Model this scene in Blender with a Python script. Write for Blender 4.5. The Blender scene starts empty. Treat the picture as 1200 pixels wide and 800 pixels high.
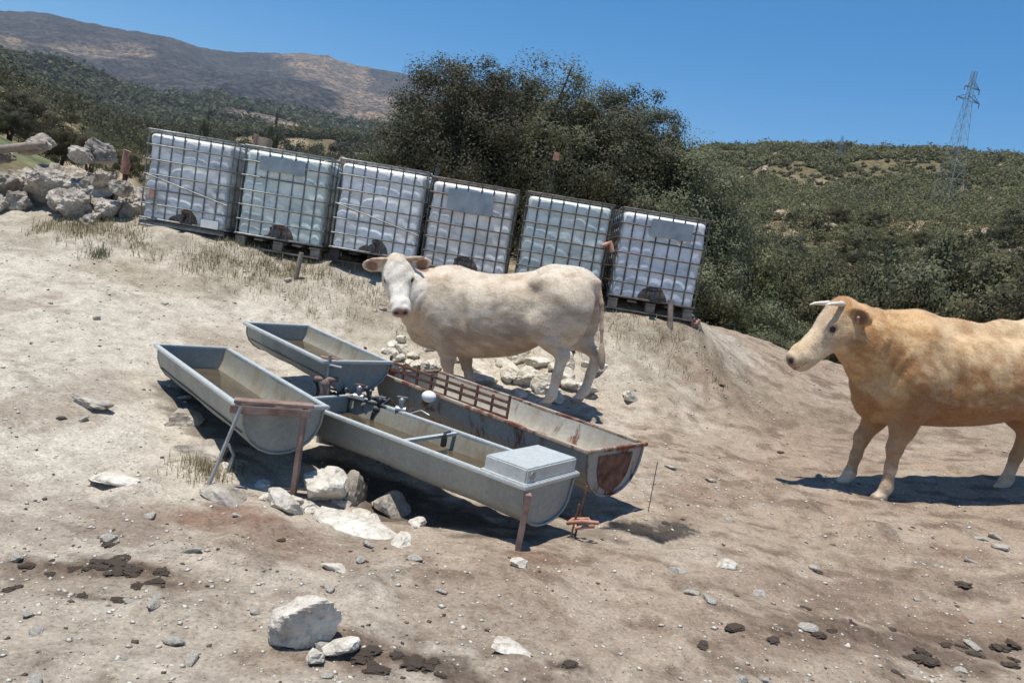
import bpy, bmesh, math, random
import numpy as np
from mathutils import Vector, Matrix, noise
R = math.radians
random.seed(7)
rng = np.random.default_rng(11)

# ------------------------------------------------------------------ camera, sky, sun, exposure
sc = bpy.context.scene
col = sc.collection
P, RL = R(6.3), R(9.4)
fwd = Vector((0, math.cos(P), -math.sin(P)))
rx0 = Vector((1, 0, 0)); up0 = rx0.cross(fwd)
rgt = rx0 * math.cos(RL) + up0 * math.sin(RL); upv = rgt.cross(fwd)
cd = bpy.data.cameras.new('camera'); cam = bpy.data.objects.new('camera', cd); col.objects.link(cam)
cam.matrix_world = Matrix(((rgt.x, upv.x, -fwd.x, 0), (rgt.y, upv.y, -fwd.y, 0), (rgt.z, upv.z, -fwd.z, 1.5), (0, 0, 0, 1)))
cd.sensor_width = 36; cd.lens = 27; cd.clip_start = .05; cd.clip_end = 30000
sc.camera = cam
SUN = Vector((-.15, -.11, 1)).normalized()
w = bpy.data.worlds.new('World'); sc.world = w; w.use_nodes = True
nt = w.node_tree; nt.nodes.clear()
sky = nt.nodes.new('ShaderNodeTexSky'); sky.sky_type = 'NISHITA'; sky.sun_disc = False
sky.sun_elevation = math.asin(SUN.z); sky.sun_rotation = math.atan2(SUN.x, SUN.y)
sky.altitude = 900; sky.air_density = 1.0; sky.dust_density = .15; sky.ozone_density = 3.0
bg = nt.nodes.new('ShaderNodeBackground'); bg.inputs[1].default_value = .112
wo = nt.nodes.new('ShaderNodeOutputWorld')
hsv = nt.nodes.new('ShaderNodeHueSaturation'); hsv.inputs['Saturation'].default_value = 1.5; hsv.inputs['Hue'].default_value = .496; nt.links.new(sky.outputs[0], hsv.inputs['Color']); nt.links.new(hsv.outputs[0], bg.inputs[0]); nt.links.new(bg.outputs[0], wo.inputs[0])
ld = bpy.data.lights.new('sun', 'SUN'); ld.energy = 4.9; ld.angle = R(.53); ld.color = (1, .95, .86)
sun = bpy.data.objects.new('sun', ld); col.objects.link(sun)
sun.rotation_euler = SUN.to_track_quat('Z', 'Y').to_euler()
sc.view_settings.view_transform = 'Standard'; sc.view_settings.look = 'None'
sc.view_settings.exposure = 0.32; sc.view_settings.gamma = 1

# ------------------------------------------------------------------ helpers
def tag(o, label=None, cat=None, group=None, kind=None):
    if label: o['label'] = label
    if cat: o['category'] = cat
    if group: o['group'] = group
    if kind: o['kind'] = kind
    return o

def empty(name, loc=(0, 0, 0), rot=(0, 0, 0)):
    o = bpy.data.objects.new(name, None); o.empty_display_size = .2
    col.objects.link(o); o.location = loc; o.rotation_euler = rot
    return o

def link(name, me, m=None, parent=None):
    o = bpy.data.objects.new(name, me); col.objects.link(o)
    if m: me.materials.append(m)
    if parent: o.parent = parent
    return o

def copy_tree(o, parent=None):
    c = o.copy(); col.objects.link(c); c.parent = parent
    for ch in o.children: copy_tree(ch, c)
    return c

def mesh_np(name, V, F, smooth=False, colors=None, n=4):
    V = np.asarray(V, np.float32); F = np.asarray(F, np.int32)
    me = bpy.data.meshes.new(name)
    me.vertices.add(len(V)); me.vertices.foreach_set('co', V.ravel())
    me.loops.add(F.size); me.loops.foreach_set('vertex_index', F.ravel())
    me.polygons.add(len(F)); me.polygons.foreach_set('loop_start', np.arange(0, F.size, F.shape[1], dtype=np.int32))
    me.update(calc_edges=True)
    if smooth: me.polygons.foreach_set('use_smooth', np.ones(len(F), bool))
    if colors is not None:
        a = me.color_attributes.new('Col', 'FLOAT_COLOR', 'POINT')
        c = np.ones((len(V), 4), np.float32); c[:, :3] = colors; a.data.foreach_set('color', c.ravel())
    return me

class MB:
    """collects boxes, tubes and sweeps into one mesh"""
    def __init__(s): s.v = []; s.f = []; s.sm = []
    def add(s, vs, fs, smooth=False):
        n = len(s.v); s.v += [tuple(v) for v in vs]; s.f += [tuple(i + n for i in f) for f in fs]; s.sm += [smooth] * len(fs)
    def box(s, c, d, rot=None, bev=0):
        x, y, z = [k / 2 for k in d]
        vs = [Vector((a * x, b * y, e * z)) for a in (-1, 1) for b in (-1, 1) for e in (-1, 1)]
        if rot: vs = [rot @ v for v in vs]
        vs = [v + Vector(c) for v in vs]
        s.add(vs, [(0, 1, 3, 2), (4, 6, 7, 5), (0, 4, 5, 1), (2, 3, 7, 6), (0, 2, 6, 4), (1, 5, 7, 3)])
    def beam(s, a, b, w, h):
        a, b = Vector(a), Vector(b); d = b - a
        q = d.to_track_quat('X', 'Z').to_matrix()
        s.box((a + b) / 2, (d.length, w, h), q)
    def tube(s, pts, r, n=8, caps=True):
        pts = [Vector(p) for p in pts]
        rs = r if isinstance(r, (list, tuple)) else [r] * len(pts)
        vs = []; fs = []
        prev = None
        for i, p in enumerate(pts):
            t = (pts[min(i + 1, len(pts) - 1)] - pts[max(i - 1, 0)]).normalized()
            if prev is None:
                a = t.orthogonal().normalized()
            else:
                a = (prev - t * prev.dot(t)).normalized()
            prev = a; b = t.cross(a)
            for k in range(n):
                an = 2 * math.pi * k / n
                vs.append(p + (a * math.cos(an) + b * math.sin(an)) * rs[i])
        for i in range(len(pts) - 1):
            for k in range(n):
                k2 = (k + 1) % n
                fs.append((i * n + k, i * n + k2, (i + 1) * n + k2, (i + 1) * n + k))
        s.add(vs, fs, True)
        if caps:
            m = len(pts) - 1
            s.add([vs[k] for k in range(n)][::-1], [tuple(range(n))])
            s.add([vs[m * n + k] for k in range(n)], [tuple(range(n))])
    def ball(s, c, r, seg=14, rings=8, sc3=(1, 1, 1)):
        vs = []; fs = []
        for i in range(rings + 1):
            th = math.pi * i / rings
            for k in range(seg):
                ph = 2 * math.pi * k / seg
                vs.append((c[0] + r * sc3[0] * math.sin(th) * math.cos(ph), c[1] + r * sc3[1] * math.sin(th) * math.sin(ph), c[2] + r * sc3[2] * math.cos(th)))
        for i in range(rings):
            for k in range(seg):
                k2 = (k + 1) % seg
                fs.append((i * seg + k, (i + 1) * seg + k, (i + 1) * seg + k2, i * seg + k2))
        s.add(vs, fs, True)
    def build(s, name, m=None, parent=None, bevel=0):
        me = bpy.data.meshes.new(name); me.from_pydata(s.v, [], s.f)
        me.polygons.foreach_set('use_smooth', s.sm); me.update()
        if bevel:
            bm = bmesh.new(); bm.from_mesh(me)
            bmesh.ops.remove_doubles(bm, verts=bm.verts, dist=1e-5)
            ed = [e for e in bm.edges if len(e.link_faces) == 2 and e.calc_face_angle(0) > .6]
            bmesh.ops.bevel(bm, geom=ed, offset=bevel, segments=2, affect='EDGES')
            bm.to_mesh(me); bm.free()
        return link(name, me, m, parent)

# value noise (vectorised)
_perm = np.random.default_rng(5).random((256, 256)).astype(np.float32)
def vnoise(x, y):
    xi = np.floor(x).astype(np.int64); yi = np.floor(y).astype(np.int64)
    fx = x - xi; fy = y - yi
    fx = fx * fx * (3 - 2 * fx); fy = fy * fy * (3 - 2 * fy)
    g = lambda i, j: _perm[i & 255, j & 255]
    return (g(xi, yi) * (1 - fx) + g(xi + 1, yi) * fx) * (1 - fy) + (g(xi, yi + 1) * (1 - fx) + g(xi + 1, yi + 1) * fx) * fy - .5
def fbm(x, y, o=4, s=17.3):
    r = 0; a = 1
    for k in range(o):
        r = r + a * vnoise(x * 2 ** k + s * (k + 1), y * 2 ** k - s * k * 1.7); a *= .5
    return r
def sstep(a, b, x):
    t = np.clip((x - a) / (b - a), 0, 1); return t * t * (3 - 2 * t)

# ------------------------------------------------------------------ materials
def newmat(name):
    m = bpy.data.materials.new(name); m.use_nodes = True; t = m.node_tree; t.nodes.clear()
    o = t.nodes.new('ShaderNodeOutputMaterial'); b = t.nodes.new('ShaderNodeBsdfPrincipled')
    t.links.new(b.outputs[0], o.inputs[0])
    return m, t, b, o
def nd(t, kind, **kw):
    n = t.nodes.new(kind)
    for k, v in kw.items():
        if k.startswith('i_'): n.inputs[k[2:].replace('_', ' ')].default_value = v
        else: setattr(n, k, v)
    return n
def noise_nd(t, scale, detail=4, rough=.6, coord=None, dist=0):
    n = t.nodes.new('ShaderNodeTexNoise'); n.inputs['Scale'].default_value = scale
    n.inputs['Detail'].default_value = detail; n.inputs['Roughness'].default_value = rough; n.inputs['Distortion'].default_value = dist
    if coord is not None: t.links.new(coord, n.inputs['Vector'])
    return n
def ramp(t, src, stops):
    r = t.nodes.new('ShaderNodeValToRGB'); e = r.color_ramp.elements
    while len(e) > 1: e.remove(e[-1])
    e[0].position = stops[0][0]; e[0].color = (*stops[0][1], 1)
    for p_, c in stops[1:]:
        k = e.new(p_); k.color = (*c, 1)
    t.links.new(src, r.inputs[0]); return r
def mix(t, a, b, fac, mode='MIX'):
    n = t.nodes.new('ShaderNodeMix'); n.data_type = 'RGBA'; n.blend_type = mode
    for s_, v in ((0, fac), (6, a), (7, b)):
        if hasattr(v, 'is_linked') or hasattr(v, 'links'): t.links.new(v, n.inputs[s_])
        else: n.inputs[s_].default_value = v if not isinstance(v, tuple) else (*v, 1)[:4]
    return n.outputs[2]
def bump(t, b, src, strength=.4, dist=.01, prev=None):
    n = t.nodes.new('ShaderNodeBump'); n.inputs['Strength'].default_value = strength; n.inputs['Distance'].default_value = dist
    t.links.new(src, n.inputs['Height'])
    if prev: t.links.new(prev, n.inputs['Normal'])
    t.links.new(n.outputs[0], b.inputs['Normal']); return n.outputs[0]
def simple(name, c1, c2, scale=6, rough=.7, metal=0, bs=.3, bd=.004, detail=5, bscale=None, lo=.35, hi=.65):
    m, t, b, o = newmat(name)
    tc = t.nodes.new('ShaderNodeTexCoord').outputs['Object']
    n = noise_nd(t, scale, detail, .65, tc)
    r = ramp(t, n.outputs[0], [(lo, c1), (hi, c2)]); t.links.new(r.outputs[0], b.inputs['Base Color'])
    b.inputs['Roughness'].default_value = rough; b.inputs['Metallic'].default_value = metal
    n2 = noise_nd(t, bscale or scale * 6, 4, .6, tc)
    bump(t, b, n2.outputs[0], bs, bd)
    return m

def mat_ground():
    m, t, b, o = newmat('ground_soil')
    tc = t.nodes.new('ShaderNodeTexCoord').outputs['Object']
    at = nd(t, 'ShaderNodeAttribute', attribute_name='Col')
    zone = nd(t, 'ShaderNodeAttribute', attribute_name='Zone')       # R near dirt, G scrub hill, B mountain
    sep = t.nodes.new('ShaderNodeSeparateColor'); t.links.new(zone.outputs['Color'], sep.inputs[0])
    # near : mottled crumbs and grit
    n1 = noise_nd(t, 9, 8, .72, tc); r1 = ramp(t, n1.outputs[0], [(.3, (.66, .64, .61)), (.5, (1, 1, 1)), (.7, (1.22, 1.22, 1.22))])
    n2 = noise_nd(t, 55, 4, .7, tc); r2 = ramp(t, n2.outputs[0], [(.30, (.45, .42, .4)), (.43, (.93, .93, .93)), (.60, (1.08, 1.08, 1.08)), (.69, (1.6, 1.6, 1.58))])
    v = t.nodes.new('ShaderNodeTexVoronoi'); v.inputs['Scale'].default_value = 38; t.links.new(tc, v.inputs['Vector'])
    r3 = ramp(t, v.outputs['Distance'], [(0.0, (1.35, 1.33, 1.3)), (.16, (1.1, 1.1, 1.1)), (.24, (1, 1, 1))])
    near = mix(t, r1.outputs[0], r2.outputs[0], 1.0, 'MULTIPLY'); near = mix(t, near, r3.outputs[0], .7, 'MULTIPLY')
    # mid : dots of low plants
    n4 = noise_nd(t, .9, 8, .75, tc); r4 = ramp(t, n4.outputs[0], [(.38, (.35, .42, .36)), (.5, (.9, .88, .82)), (.62, (1.5, 1.4, 1.3))])
    # far : woods and bare patches tens of metres across
    n5 = noise_nd(t, .011, 10, .72, tc); r5 = ramp(t, n5.outputs[0], [(.36, (.55, .62, .7)), (.5, (.9, .9, .9)), (.62, (1.45, 1.3, 1.12))])
    n6 = noise_nd(t, .075, 6, .9, tc); r6 = ramp(t, n6.outputs[0], [(.44, (.20, .25, .32)), (.50, (.85, .88, .9)), (.57, (2.1, 1.95, 1.75))])
    far = mix(t, r5.outputs[0], r6.outputs[0], 1.0, 'MULTIPLY')
    f = mix(t, near, r4.outputs[0], sep.outputs[1]); f = mix(t, f, far, sep.outputs[2])
    c = mix(t, at.outputs['Color'], f, 1.0, 'MULTIPLY')
    t.links.new(c, b.inputs['Base Color']); b.inputs['Roughness'].default_value = .95
    b.inputs['Specular IOR Level'].default_value = .15
    # bump only where near
    mu = nd(t, 'ShaderNodeMath', operation='MULTIPLY'); t.links.new(n2.outputs[0], mu.inputs[0]); t.links.new(sep.outputs[0], mu.inputs[1])
    p = bump(t, b, mu.outputs[0], .5, .02)
    mu2 = nd(t, 'ShaderNodeMath', operation='MULTIPLY'); t.links.new(n1.outputs[0], mu2.inputs[0]); t.links.new(sep.outputs[0], mu2.inputs[1])
    p = bump(t, b, mu2.outputs[0], .6, .05, p)
    mu3 = nd(t, 'ShaderNodeMath', operation='MULTIPLY'); t.links.new(n6.outputs[0], mu3.inputs[0]); t.links.new(sep.outputs[2], mu3.inputs[1])
    bump(t, b, mu3.outputs[0], .5, 12, p)
    return m

def mat_leaf(name, a, b_, transl=.32):
    m = bpy.data.materials.new(name); m.use_nodes = True; t = m.node_tree; t.nodes.clear()
    o = t.nodes.new('ShaderNodeOutputMaterial')
    at = nd(t, 'ShaderNodeAttribute', attribute_name='Col')
    oi = t.nodes.new('ShaderNodeObjectInfo')
    sp = t.nodes.new('ShaderNodeSeparateColor'); t.links.new(at.outputs['Color'], sp.inputs[0])
    c = mix(t, a, b_, sp.outputs[0])
    hs = t.nodes.new('ShaderNodeHueSaturation')
    mr = nd(t, 'ShaderNodeMapRange'); t.links.new(oi.outputs['Random'], mr.inputs[0]); mr.inputs[3].default_value = .62; mr.inputs[4].default_value = 1.4
    mh = nd(t, 'ShaderNodeMapRange'); t.links.new(oi.outputs['Random'], mh.inputs[0]); mh.inputs[3].default_value = .465; mh.inputs[4].default_value = .52
    t.links.new(mr.outputs[0], hs.inputs['Value']); t.links.new(mh.outputs[0], hs.inputs['Hue']); t.links.new(c, hs.inputs['Color'])
    d = t.nodes.new('ShaderNodeBsdfPrincipled'); t.links.new(hs.outputs[0], d.inputs['Base Color']); d.inputs['Roughness'].default_value = .55
    d.inputs['Specular IOR Level'].default_value = .12
    tr = t.nodes.new('ShaderNodeBsdfTranslucent'); t.links.new(hs.outputs[0], tr.inputs[0])
    mx = t.nodes.new('ShaderNodeMixShader'); mx.inputs[0].default_value = transl
    t.links.new(d.outputs[0], mx.inputs[1]); t.links.new(tr.outputs[0], mx.inputs[2]); t.links.new(mx.outputs[0], o.inputs[0])
    return m

def mat_galv(name, base=(.33, .345, .32), rust=.0, dirt=(.24, .21, .165), dirt_amt=.5, rough=.45, metal=.35):
    m, t, b, o = newmat(name)
    tc = t.nodes.new('ShaderNodeTexCoord').outputs['Object']
    v = t.nodes.new('ShaderNodeTexVoronoi'); v.inputs['Scale'].default_value = 60; t.links.new(tc, v.inputs['Vector'])
    sp = ramp(t, v.outputs['Color'], [(0, tuple(k * .88 for k in base)), (1, tuple(min(1, k * 1.12) for k in base))])
    mp = t.nodes.new('ShaderNodeMapping'); mp.inputs['Scale'].default_value = (1, 1, .35); t.links.new(tc, mp.inputs[0])
    n = noise_nd(t, 5, 7, .7, mp.outputs[0], .4); r = ramp(t, n.outputs[0], [(.46, (0, 0, 0)), (.66, (1, 1, 1))])
    mu = nd(t, 'ShaderNodeMath', operation='MULTIPLY'); t.links.new(r.outputs[0], mu.inputs[0]); mu.inputs[1].default_value = dirt_amt
    c = mix(t, sp.outputs[0], dirt, mu.outputs[0])
    if rust > 0:
        n2 = noise_nd(t, 4, 8, .75, mp.outputs[0], .6); r2 = ramp(t, n2.outputs[0], [(.62 - rust * .3, (0, 0, 0)), (.70 - rust * .3, (1, 1, 1))])
        n3 = noise_nd(t, 22, 4, .7, tc); r3 = ramp(t, n3.outputs[0], [(.3, (.10, .035, .018)), (.7, (.26, .10, .05))])
        c = mix(t, c, r3.outputs[0], r2.outputs[0])
        iv = nd(t, 'ShaderNodeMath', operation='SUBTRACT'); iv.inputs[0].default_value = metal; t.links.new(r2.outputs[0], iv.inputs[1]); iv.use_clamp = True
        t.links.new(iv.outputs[0], b.inputs['Metallic'])
    else: b.inputs['Metallic'].default_value = metal
    t.links.new(c, b.inputs['Base Color'])
    rr = ramp(t, n.outputs[0], [(.3, (rough,) * 3), (.7, (min(1, rough + .3),) * 3)]); t.links.new(rr.outputs[0], b.inputs['Roughness'])
    nb = noise_nd(t, 14, 3, .5, tc); bump(t, b, nb.outputs[0], .25, .006)
    return m

def mat_rock(name='limestone', c1=(.24, .20, .16), c2=(.52, .47, .40)):
    m, t, b, o = newmat(name)
    tc = t.nodes.new('ShaderNodeTexCoord').outputs['Object']
    n = noise_nd(t, 3.2, 9, .72, tc); r = ramp(t, n.outputs[0], [(.30, c1), (.48, tuple((a + d) / 2 for a, d in zip(c1, c2))), (.62, c2)])
    n2 = noise_nd(t, 30, 5, .7, tc); r2 = ramp(t, n2.outputs[0], [(.32, (.6, .58, .55)), (.5, (1, 1, 1))])
    t.links.new(mix(t, r.outputs[0], r2.outputs[0], 1.0, 'MULTIPLY'), b.inputs['Base Color'])
    b.inputs['Roughness'].default_value = .93; b.inputs['Specular IOR Level'].default_value = .2
    p = bump(t, b, n.outputs[0], .7, .05); bump(t, b, n2.outputs[0], .5, .01, p)
    return m

M = {}
M['ground'] = mat_ground()
M['oak'] = mat_leaf('oak_leaf', (.090, .096, .054), (.168, .170, .102))
M['olive'] = mat_leaf('scrub_leaf', (.088, .090, .042), (.175, .168, .088))
M['pine'] = mat_leaf('pine_leaf', (.050, .058, .030), (.105, .108, .055))
M['bark'] = simple('bark', (.06, .045, .035), (.14, .11, .09), 9, .95, 0, .8, .02)
M['rock'] = mat_rock()
M['rock_broken'] = mat_rock('broken_limestone', (.11, .09, .07), (.54, .49, .42))
M['rock_white'] = mat_rock('white_limestone', (.42, .37, .30), (.72, .68, .60))
M['galv'] = mat_galv('galvanised_steel', dirt=(.27, .25, .22), dirt_amt=.4)
M['galv_bright'] = mat_galv('clean_galvanised_steel', base=(.52, .545, .53), dirt_amt=.2, rough=.42)
M['galv_in'] = mat_galv('dirty_trough_inside', base=(.30, .28, .22), dirt=(.20, .15, .09), dirt_amt=.8, rough=.65, metal=.1)
M['galv_rust'] = mat_galv('rusting_galvanised_steel', base=(.42, .39, .34), rust=.33, dirt=(.40, .34, .26), dirt_amt=.7, rough=.6, metal=.2)
M['galv_pale'] = mat_galv('limescaled_trough_inside', base=(.50, .46, .38), rust=.10, dirt=(.36, .29, .21), dirt_amt=.6, rough=.7, metal=.05)
M['rust'] = simple('rusty_steel', (.10, .042, .025), (.26, .13, .085), 14, .9, .1, .6, .004)
M['rustpaint'] = simple('red_brown_angle_iron', (.17, .10, .075), (.33, .23, .19), 9, .85, .1, .4, .003)
M['galv_very_rusty'] = mat_galv('rusty_trough_rim', base=(.40, .34, .27), rust=.52, dirt=(.34, .24, .16), dirt_amt=.8, rough=.75, metal=.1)
M['pipe'] = simple('dark_pipe', (.035, .036, .038), (.12, .12, .13), 12, .5, .4, .2, .002)
M['greypipe'] = simple('grey_pipe', (.22, .23, .24), (.40, .41, .42), 12, .45, .5, .2, .002)
M['white'] = simple('white_plastic', (.70, .69, .65), (.82, .81, .78), 9, .4)
M['black'] = simple('black_rubber', (.012, .012, .012), (.035, .033, .03), 9, .6)
M['cage'] = simple('tube_cage_steel', (.13, .135, .135), (.30, .31, .31), 16, .5, .6, .2, .002)
M['cage_rust'] = simple('dull_tube_cage_steel', (.09, .075, .065), (.22, .20, .18), 10, .65, .4, .2, .002)
M['plate'] = simple('blue_grey_plate', (.18, .22, .25), (.30, .34, .37), 5, .5, .3, .1, .002)
M['wood'] = simple('grey_pallet_wood', (.16, .13, .10), (.34, .29, .24), 7, .9, 0, .6, .006)
M['darkwood'] = simple('dark_pallet_plastic', (.02, .018, .016), (.06, .052, .045), 7, .8, 0, .3, .004)
M['mud'] = simple('brown_dried_mud', (.09, .07, .055), (.22, .17, .13), 10, .95, 0, .5, .006)
M['orange'] = simple('orange_plastic', (.30, .13, .085), (.44, .24, .17), 12, .6)
M['horn'] = simple('horn_keratin', (.52, .47, .38), (.70, .66, .56), 20, .4, 0, .1, .001)
M['hornbrown'] = simple('brown_horn_keratin', (.25, .15, .09), (.50, .38, .27), 25, .5, 0, .1, .001)
M['dung'] = simple('dry_dung', (.06, .042, .028), (.19, .135, .095), 14, .95, 0, .9, .012)
M['tiles'] = simple('ochre_stone_wall', (.34, .24, .16), (.52, .40, .29), 1.2, .95, 0, .4, .05)
M['pylon'] = simple('weathered_pylon_steel', (.24, .27, .30), (.34, .37, .40), 2, .6, .4)
M['wire'] = simple('fence_wire', (.10, .09, .085), (.2, .19, .18), 20, .6, .5)

def mat_water(name, c):
    m, t, b, o = newmat(name)
    tc = t.nodes.new('ShaderNodeTexCoord').outputs['Object']
    n = noise_nd(t, 6, 5, .6, tc); r = ramp(t, n.outputs[0], [(.35, c), (.65, tuple(k * 1.7 for k in c))]); t.links.new(r.outputs[0], b.inputs['Base Color'])
    b.inputs['Roughness'].default_value = .06; b.inputs['Specular IOR Level'].default_value = .6
    n2 = noise_nd(t, 18, 2, .5, tc); bump(t, b, n2.outputs[0], .06, .004)
    return m
M['water'] = mat_water('trough_water', (.060, .046, .028))

def mat_bottle(name, c, streak):
    m, t, b, o = newmat(name)
    tc = t.nodes.new('ShaderNodeTexCoord').outputs['Object']
    mp = t.nodes.new('ShaderNodeMapping'); mp.inputs['Scale'].default_value = (1.2, 1.2, 4.5); mp.inputs['Rotation'].default_value = (0, R(8), 0); t.links.new(tc, mp.inputs[0])
    n = noise_nd(t, 1.6, 6, .6, mp.outputs[0], .8); r = ramp(t, n.outputs[0], [(.32, tuple(k * streak for k in c)), (.5, c), (.66, tuple(min(.9, k * 1.15) for k in c))])
    n3 = noise_nd(t, 14, 4, .7, tc); r3 = ramp(t, n3.outputs[0], [(.3, (.72, .72, .70)), (.5, (1, 1, 1))])
    t.links.new(mix(t, r.outputs[0], r3.outputs[0], .8, 'MULTIPLY'), b.inputs['Base Color'])
    b.inputs['Roughness'].default_value = .38
    b.inputs['Subsurface Weight'].default_value = .0
    n2 = noise_nd(t, 3.5, 3, .5, tc); bump(t, b, n2.outputs[0], .5, .04)
    return m

def mat_coat():
    m, t, b, o = newmat('cow_coat')
    tc = t.nodes.new('ShaderNodeTexCoord').outputs['Object']
    at = nd(t, 'ShaderNodeAttribute', attribute_name='Col')
    mp = t.nodes.new('ShaderNodeMapping'); mp.inputs['Scale'].default_value = (1, 1, 2.2); mp.inputs['Rotation'].default_value = (0, R(25), 0); t.links.new(tc, mp.inputs[0])
    n = noise_nd(t, 5, 8, .75, mp.outputs[0]); r = ramp(t, n.outputs[0], [(.33, (.78, .72, .64)), (.5, (1, 1, 1)), (.68, (1.1, 1.12, 1.15))])
    mp2 = t.nodes.new('ShaderNodeMapping'); mp2.inputs['Scale'].default_value = (55, 55, 16); mp2.inputs['Rotation'].default_value = (0, R(30), 0); t.links.new(tc, mp2.inputs[0])
    n2 = noise_nd(t, 2.2, 4, .8, mp2.outputs[0]); r2 = ramp(t, n2.outputs[0], [(.3, (.80, .77, .73)), (.55, (1.03, 1.03, 1.03))])
    c = mix(t, at.outputs['Color'], r.outputs[0], 1.0, 'MULTIPLY'); c = mix(t, c, r2.outputs[0], 1.0, 'MULTIPLY')
    t.links.new(c, b.inputs['Base Color']); b.inputs['Roughness'].default_value = .8; b.inputs['Specular IOR Level'].default_value = .25
    b.inputs['Sheen Weight'].default_value = .25; b.inputs['Sheen Roughness'].default_value = .5
    p = bump(t, b, n2.outputs[0], .45, .012); bump(t, b, n.outputs[0], .35, .03, p)
    return m
M['coat'] = mat_coat()
mm, t_, b_, o_ = newmat('cow_eye'); b_.inputs['Base Color'].default_value = (.012, .008, .006, 1); b_.inputs['Roughness'].default_value = .12; M['eye'] = mm

# ------------------------------------------------------------------ terrain
CP = [(-2.27, 3.5, -0.06), (-3.19, 4.8, 0.16), (-4.454, 6.6, 0.408), (-5.451, 8.0, 0.756), (-5.172, 8.4, 0.903), (-2.811, 5.1, 0.173), (-3.94, 7.0, 0.472),
 (-4.497, 8.9, 1.12), (-2.534, 5.5, 0.13), (-1.779, 4.2, -0.03), (-1.749, 4.7, 0.03), (-2.604, 6.7, 0.327), (-3.265, 8.2, 0.704), (-1.77, 8.0, 0.36),
 (-1.955, 8.5, 0.72), (-0.857, 8.0, 0.31), (0.058, 7.95, 0.29), (0.0, 8.5, 0.57), (-.5, 7.2, .03), (-.1, 7.4, .05), (-.95, 7.25, .06), (.3, 7.4, .08), (0.914, 8.3, 0.72), (1.925, 8.6, 0.70), (0.911, 7.7, 0.22), (2.566, 9.0, 0.62),
 (2.25, 7.6, 0.163), (4.109, 9.0, 0.41), (4.694, 10.5, 0.645), (2.989, 11.0, 0.933), (3.623, 11.0, 0.864), (3.887, 11.0, 0.783), (4.897, 11.0, 0.702),
 (5.876, 10.5, 0.663), (6.923, 10.3, 0.697), (3.223, 6.1, 0.059), (4.161, 6.35, 0.235), (4.533, 6.5, 0.305), (3.231, 4.4, 0.01), (2.169, 4.25, -0.05),
 (3.732, 5.2, 0.1), (0.49, 7.15, 0.118), (0.68, 7.0, 0.099), (1.2, 5.0, -0.01), (2.002, 5.35, 0.0), (0.163, 3.9, -0.002),
 (-4.4, 9.0, 1.17), (-3.3, 9.0, 1.10), (-2.2, 8.95, 1.0), (-1.1, 8.95, .98), (0, 8.95, 1.0), (1.0, 8.95, 1.04), (2.1, 8.95, 1.07), (-5.7, 9.4, 1.25),
 (-4.4, 10.4, 1.14), (-2.5, 10.4, 1.12), (0, 10.4, 1.08), (2.1, 10.4, 1.1), (-6.5, 9.5, 1.15), (-8, 9, 1.0), (-8, 11, 1.3), (-5.5, 11.5, 1.3),
 (0, 5.5, -.03), (-.6, 5.8, .05), (-1.6, 6.9, .22), (-1.0, 5.0, -.03), (.3, 6.2, .0), (-.4, 4.5, -.12), (-.75, 4.55, -.10), (-.2, 6.9, .03),
 (0, 2.7, 0), (-1.5, 2.4, 0), (1.5, 2.8, 0), (0, 0, 0), (-4, 0, 0.05), (4, 0, .05), (-8, 4, .3), (9, 4, .35), (8, 8, .6), (0, -3, 0), (10, 11, .9), (-9, 0, .2), (9, -1, .3), (0, 12.5, .9), (5, 13, .5), (-4.5, 12.5, 1.1)]
CP = np.array(CP, float)
def _tps(r2): return np.where(r2 > 1e-9, r2 * np.log(np.maximum(r2, 1e-9)), 0)
_n = len(CP); _K = _tps(((CP[:, None, :2] - CP[None, :, :2]) ** 2).sum(-1)) + np.eye(_n) * .12
_A = np.zeros((_n + 3, _n + 3)); _A[:_n, :_n] = _K; _A[:_n, _n] = 1; _A[:_n, _n + 1:] = CP[:, :2]; _A[_n, :_n] = 1; _A[_n + 1:, :_n] = CP[:, :2].T
_W = np.linalg.solve(_A, np.concatenate([CP[:, 2], [0, 0, 0]]))
def z_near(x, y):
    xc = np.clip(x, -10, 11); yc = np.clip(y, -3.5, 13.5)
    r = _W[_n] + _W[_n + 1] * xc + _W[_n + 2] * yc
    for i in range(_n): r = r + _W[i] * _tps((xc - CP[i, 0]) ** 2 + (yc - CP[i, 1]) ** 2)
    return r
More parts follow.
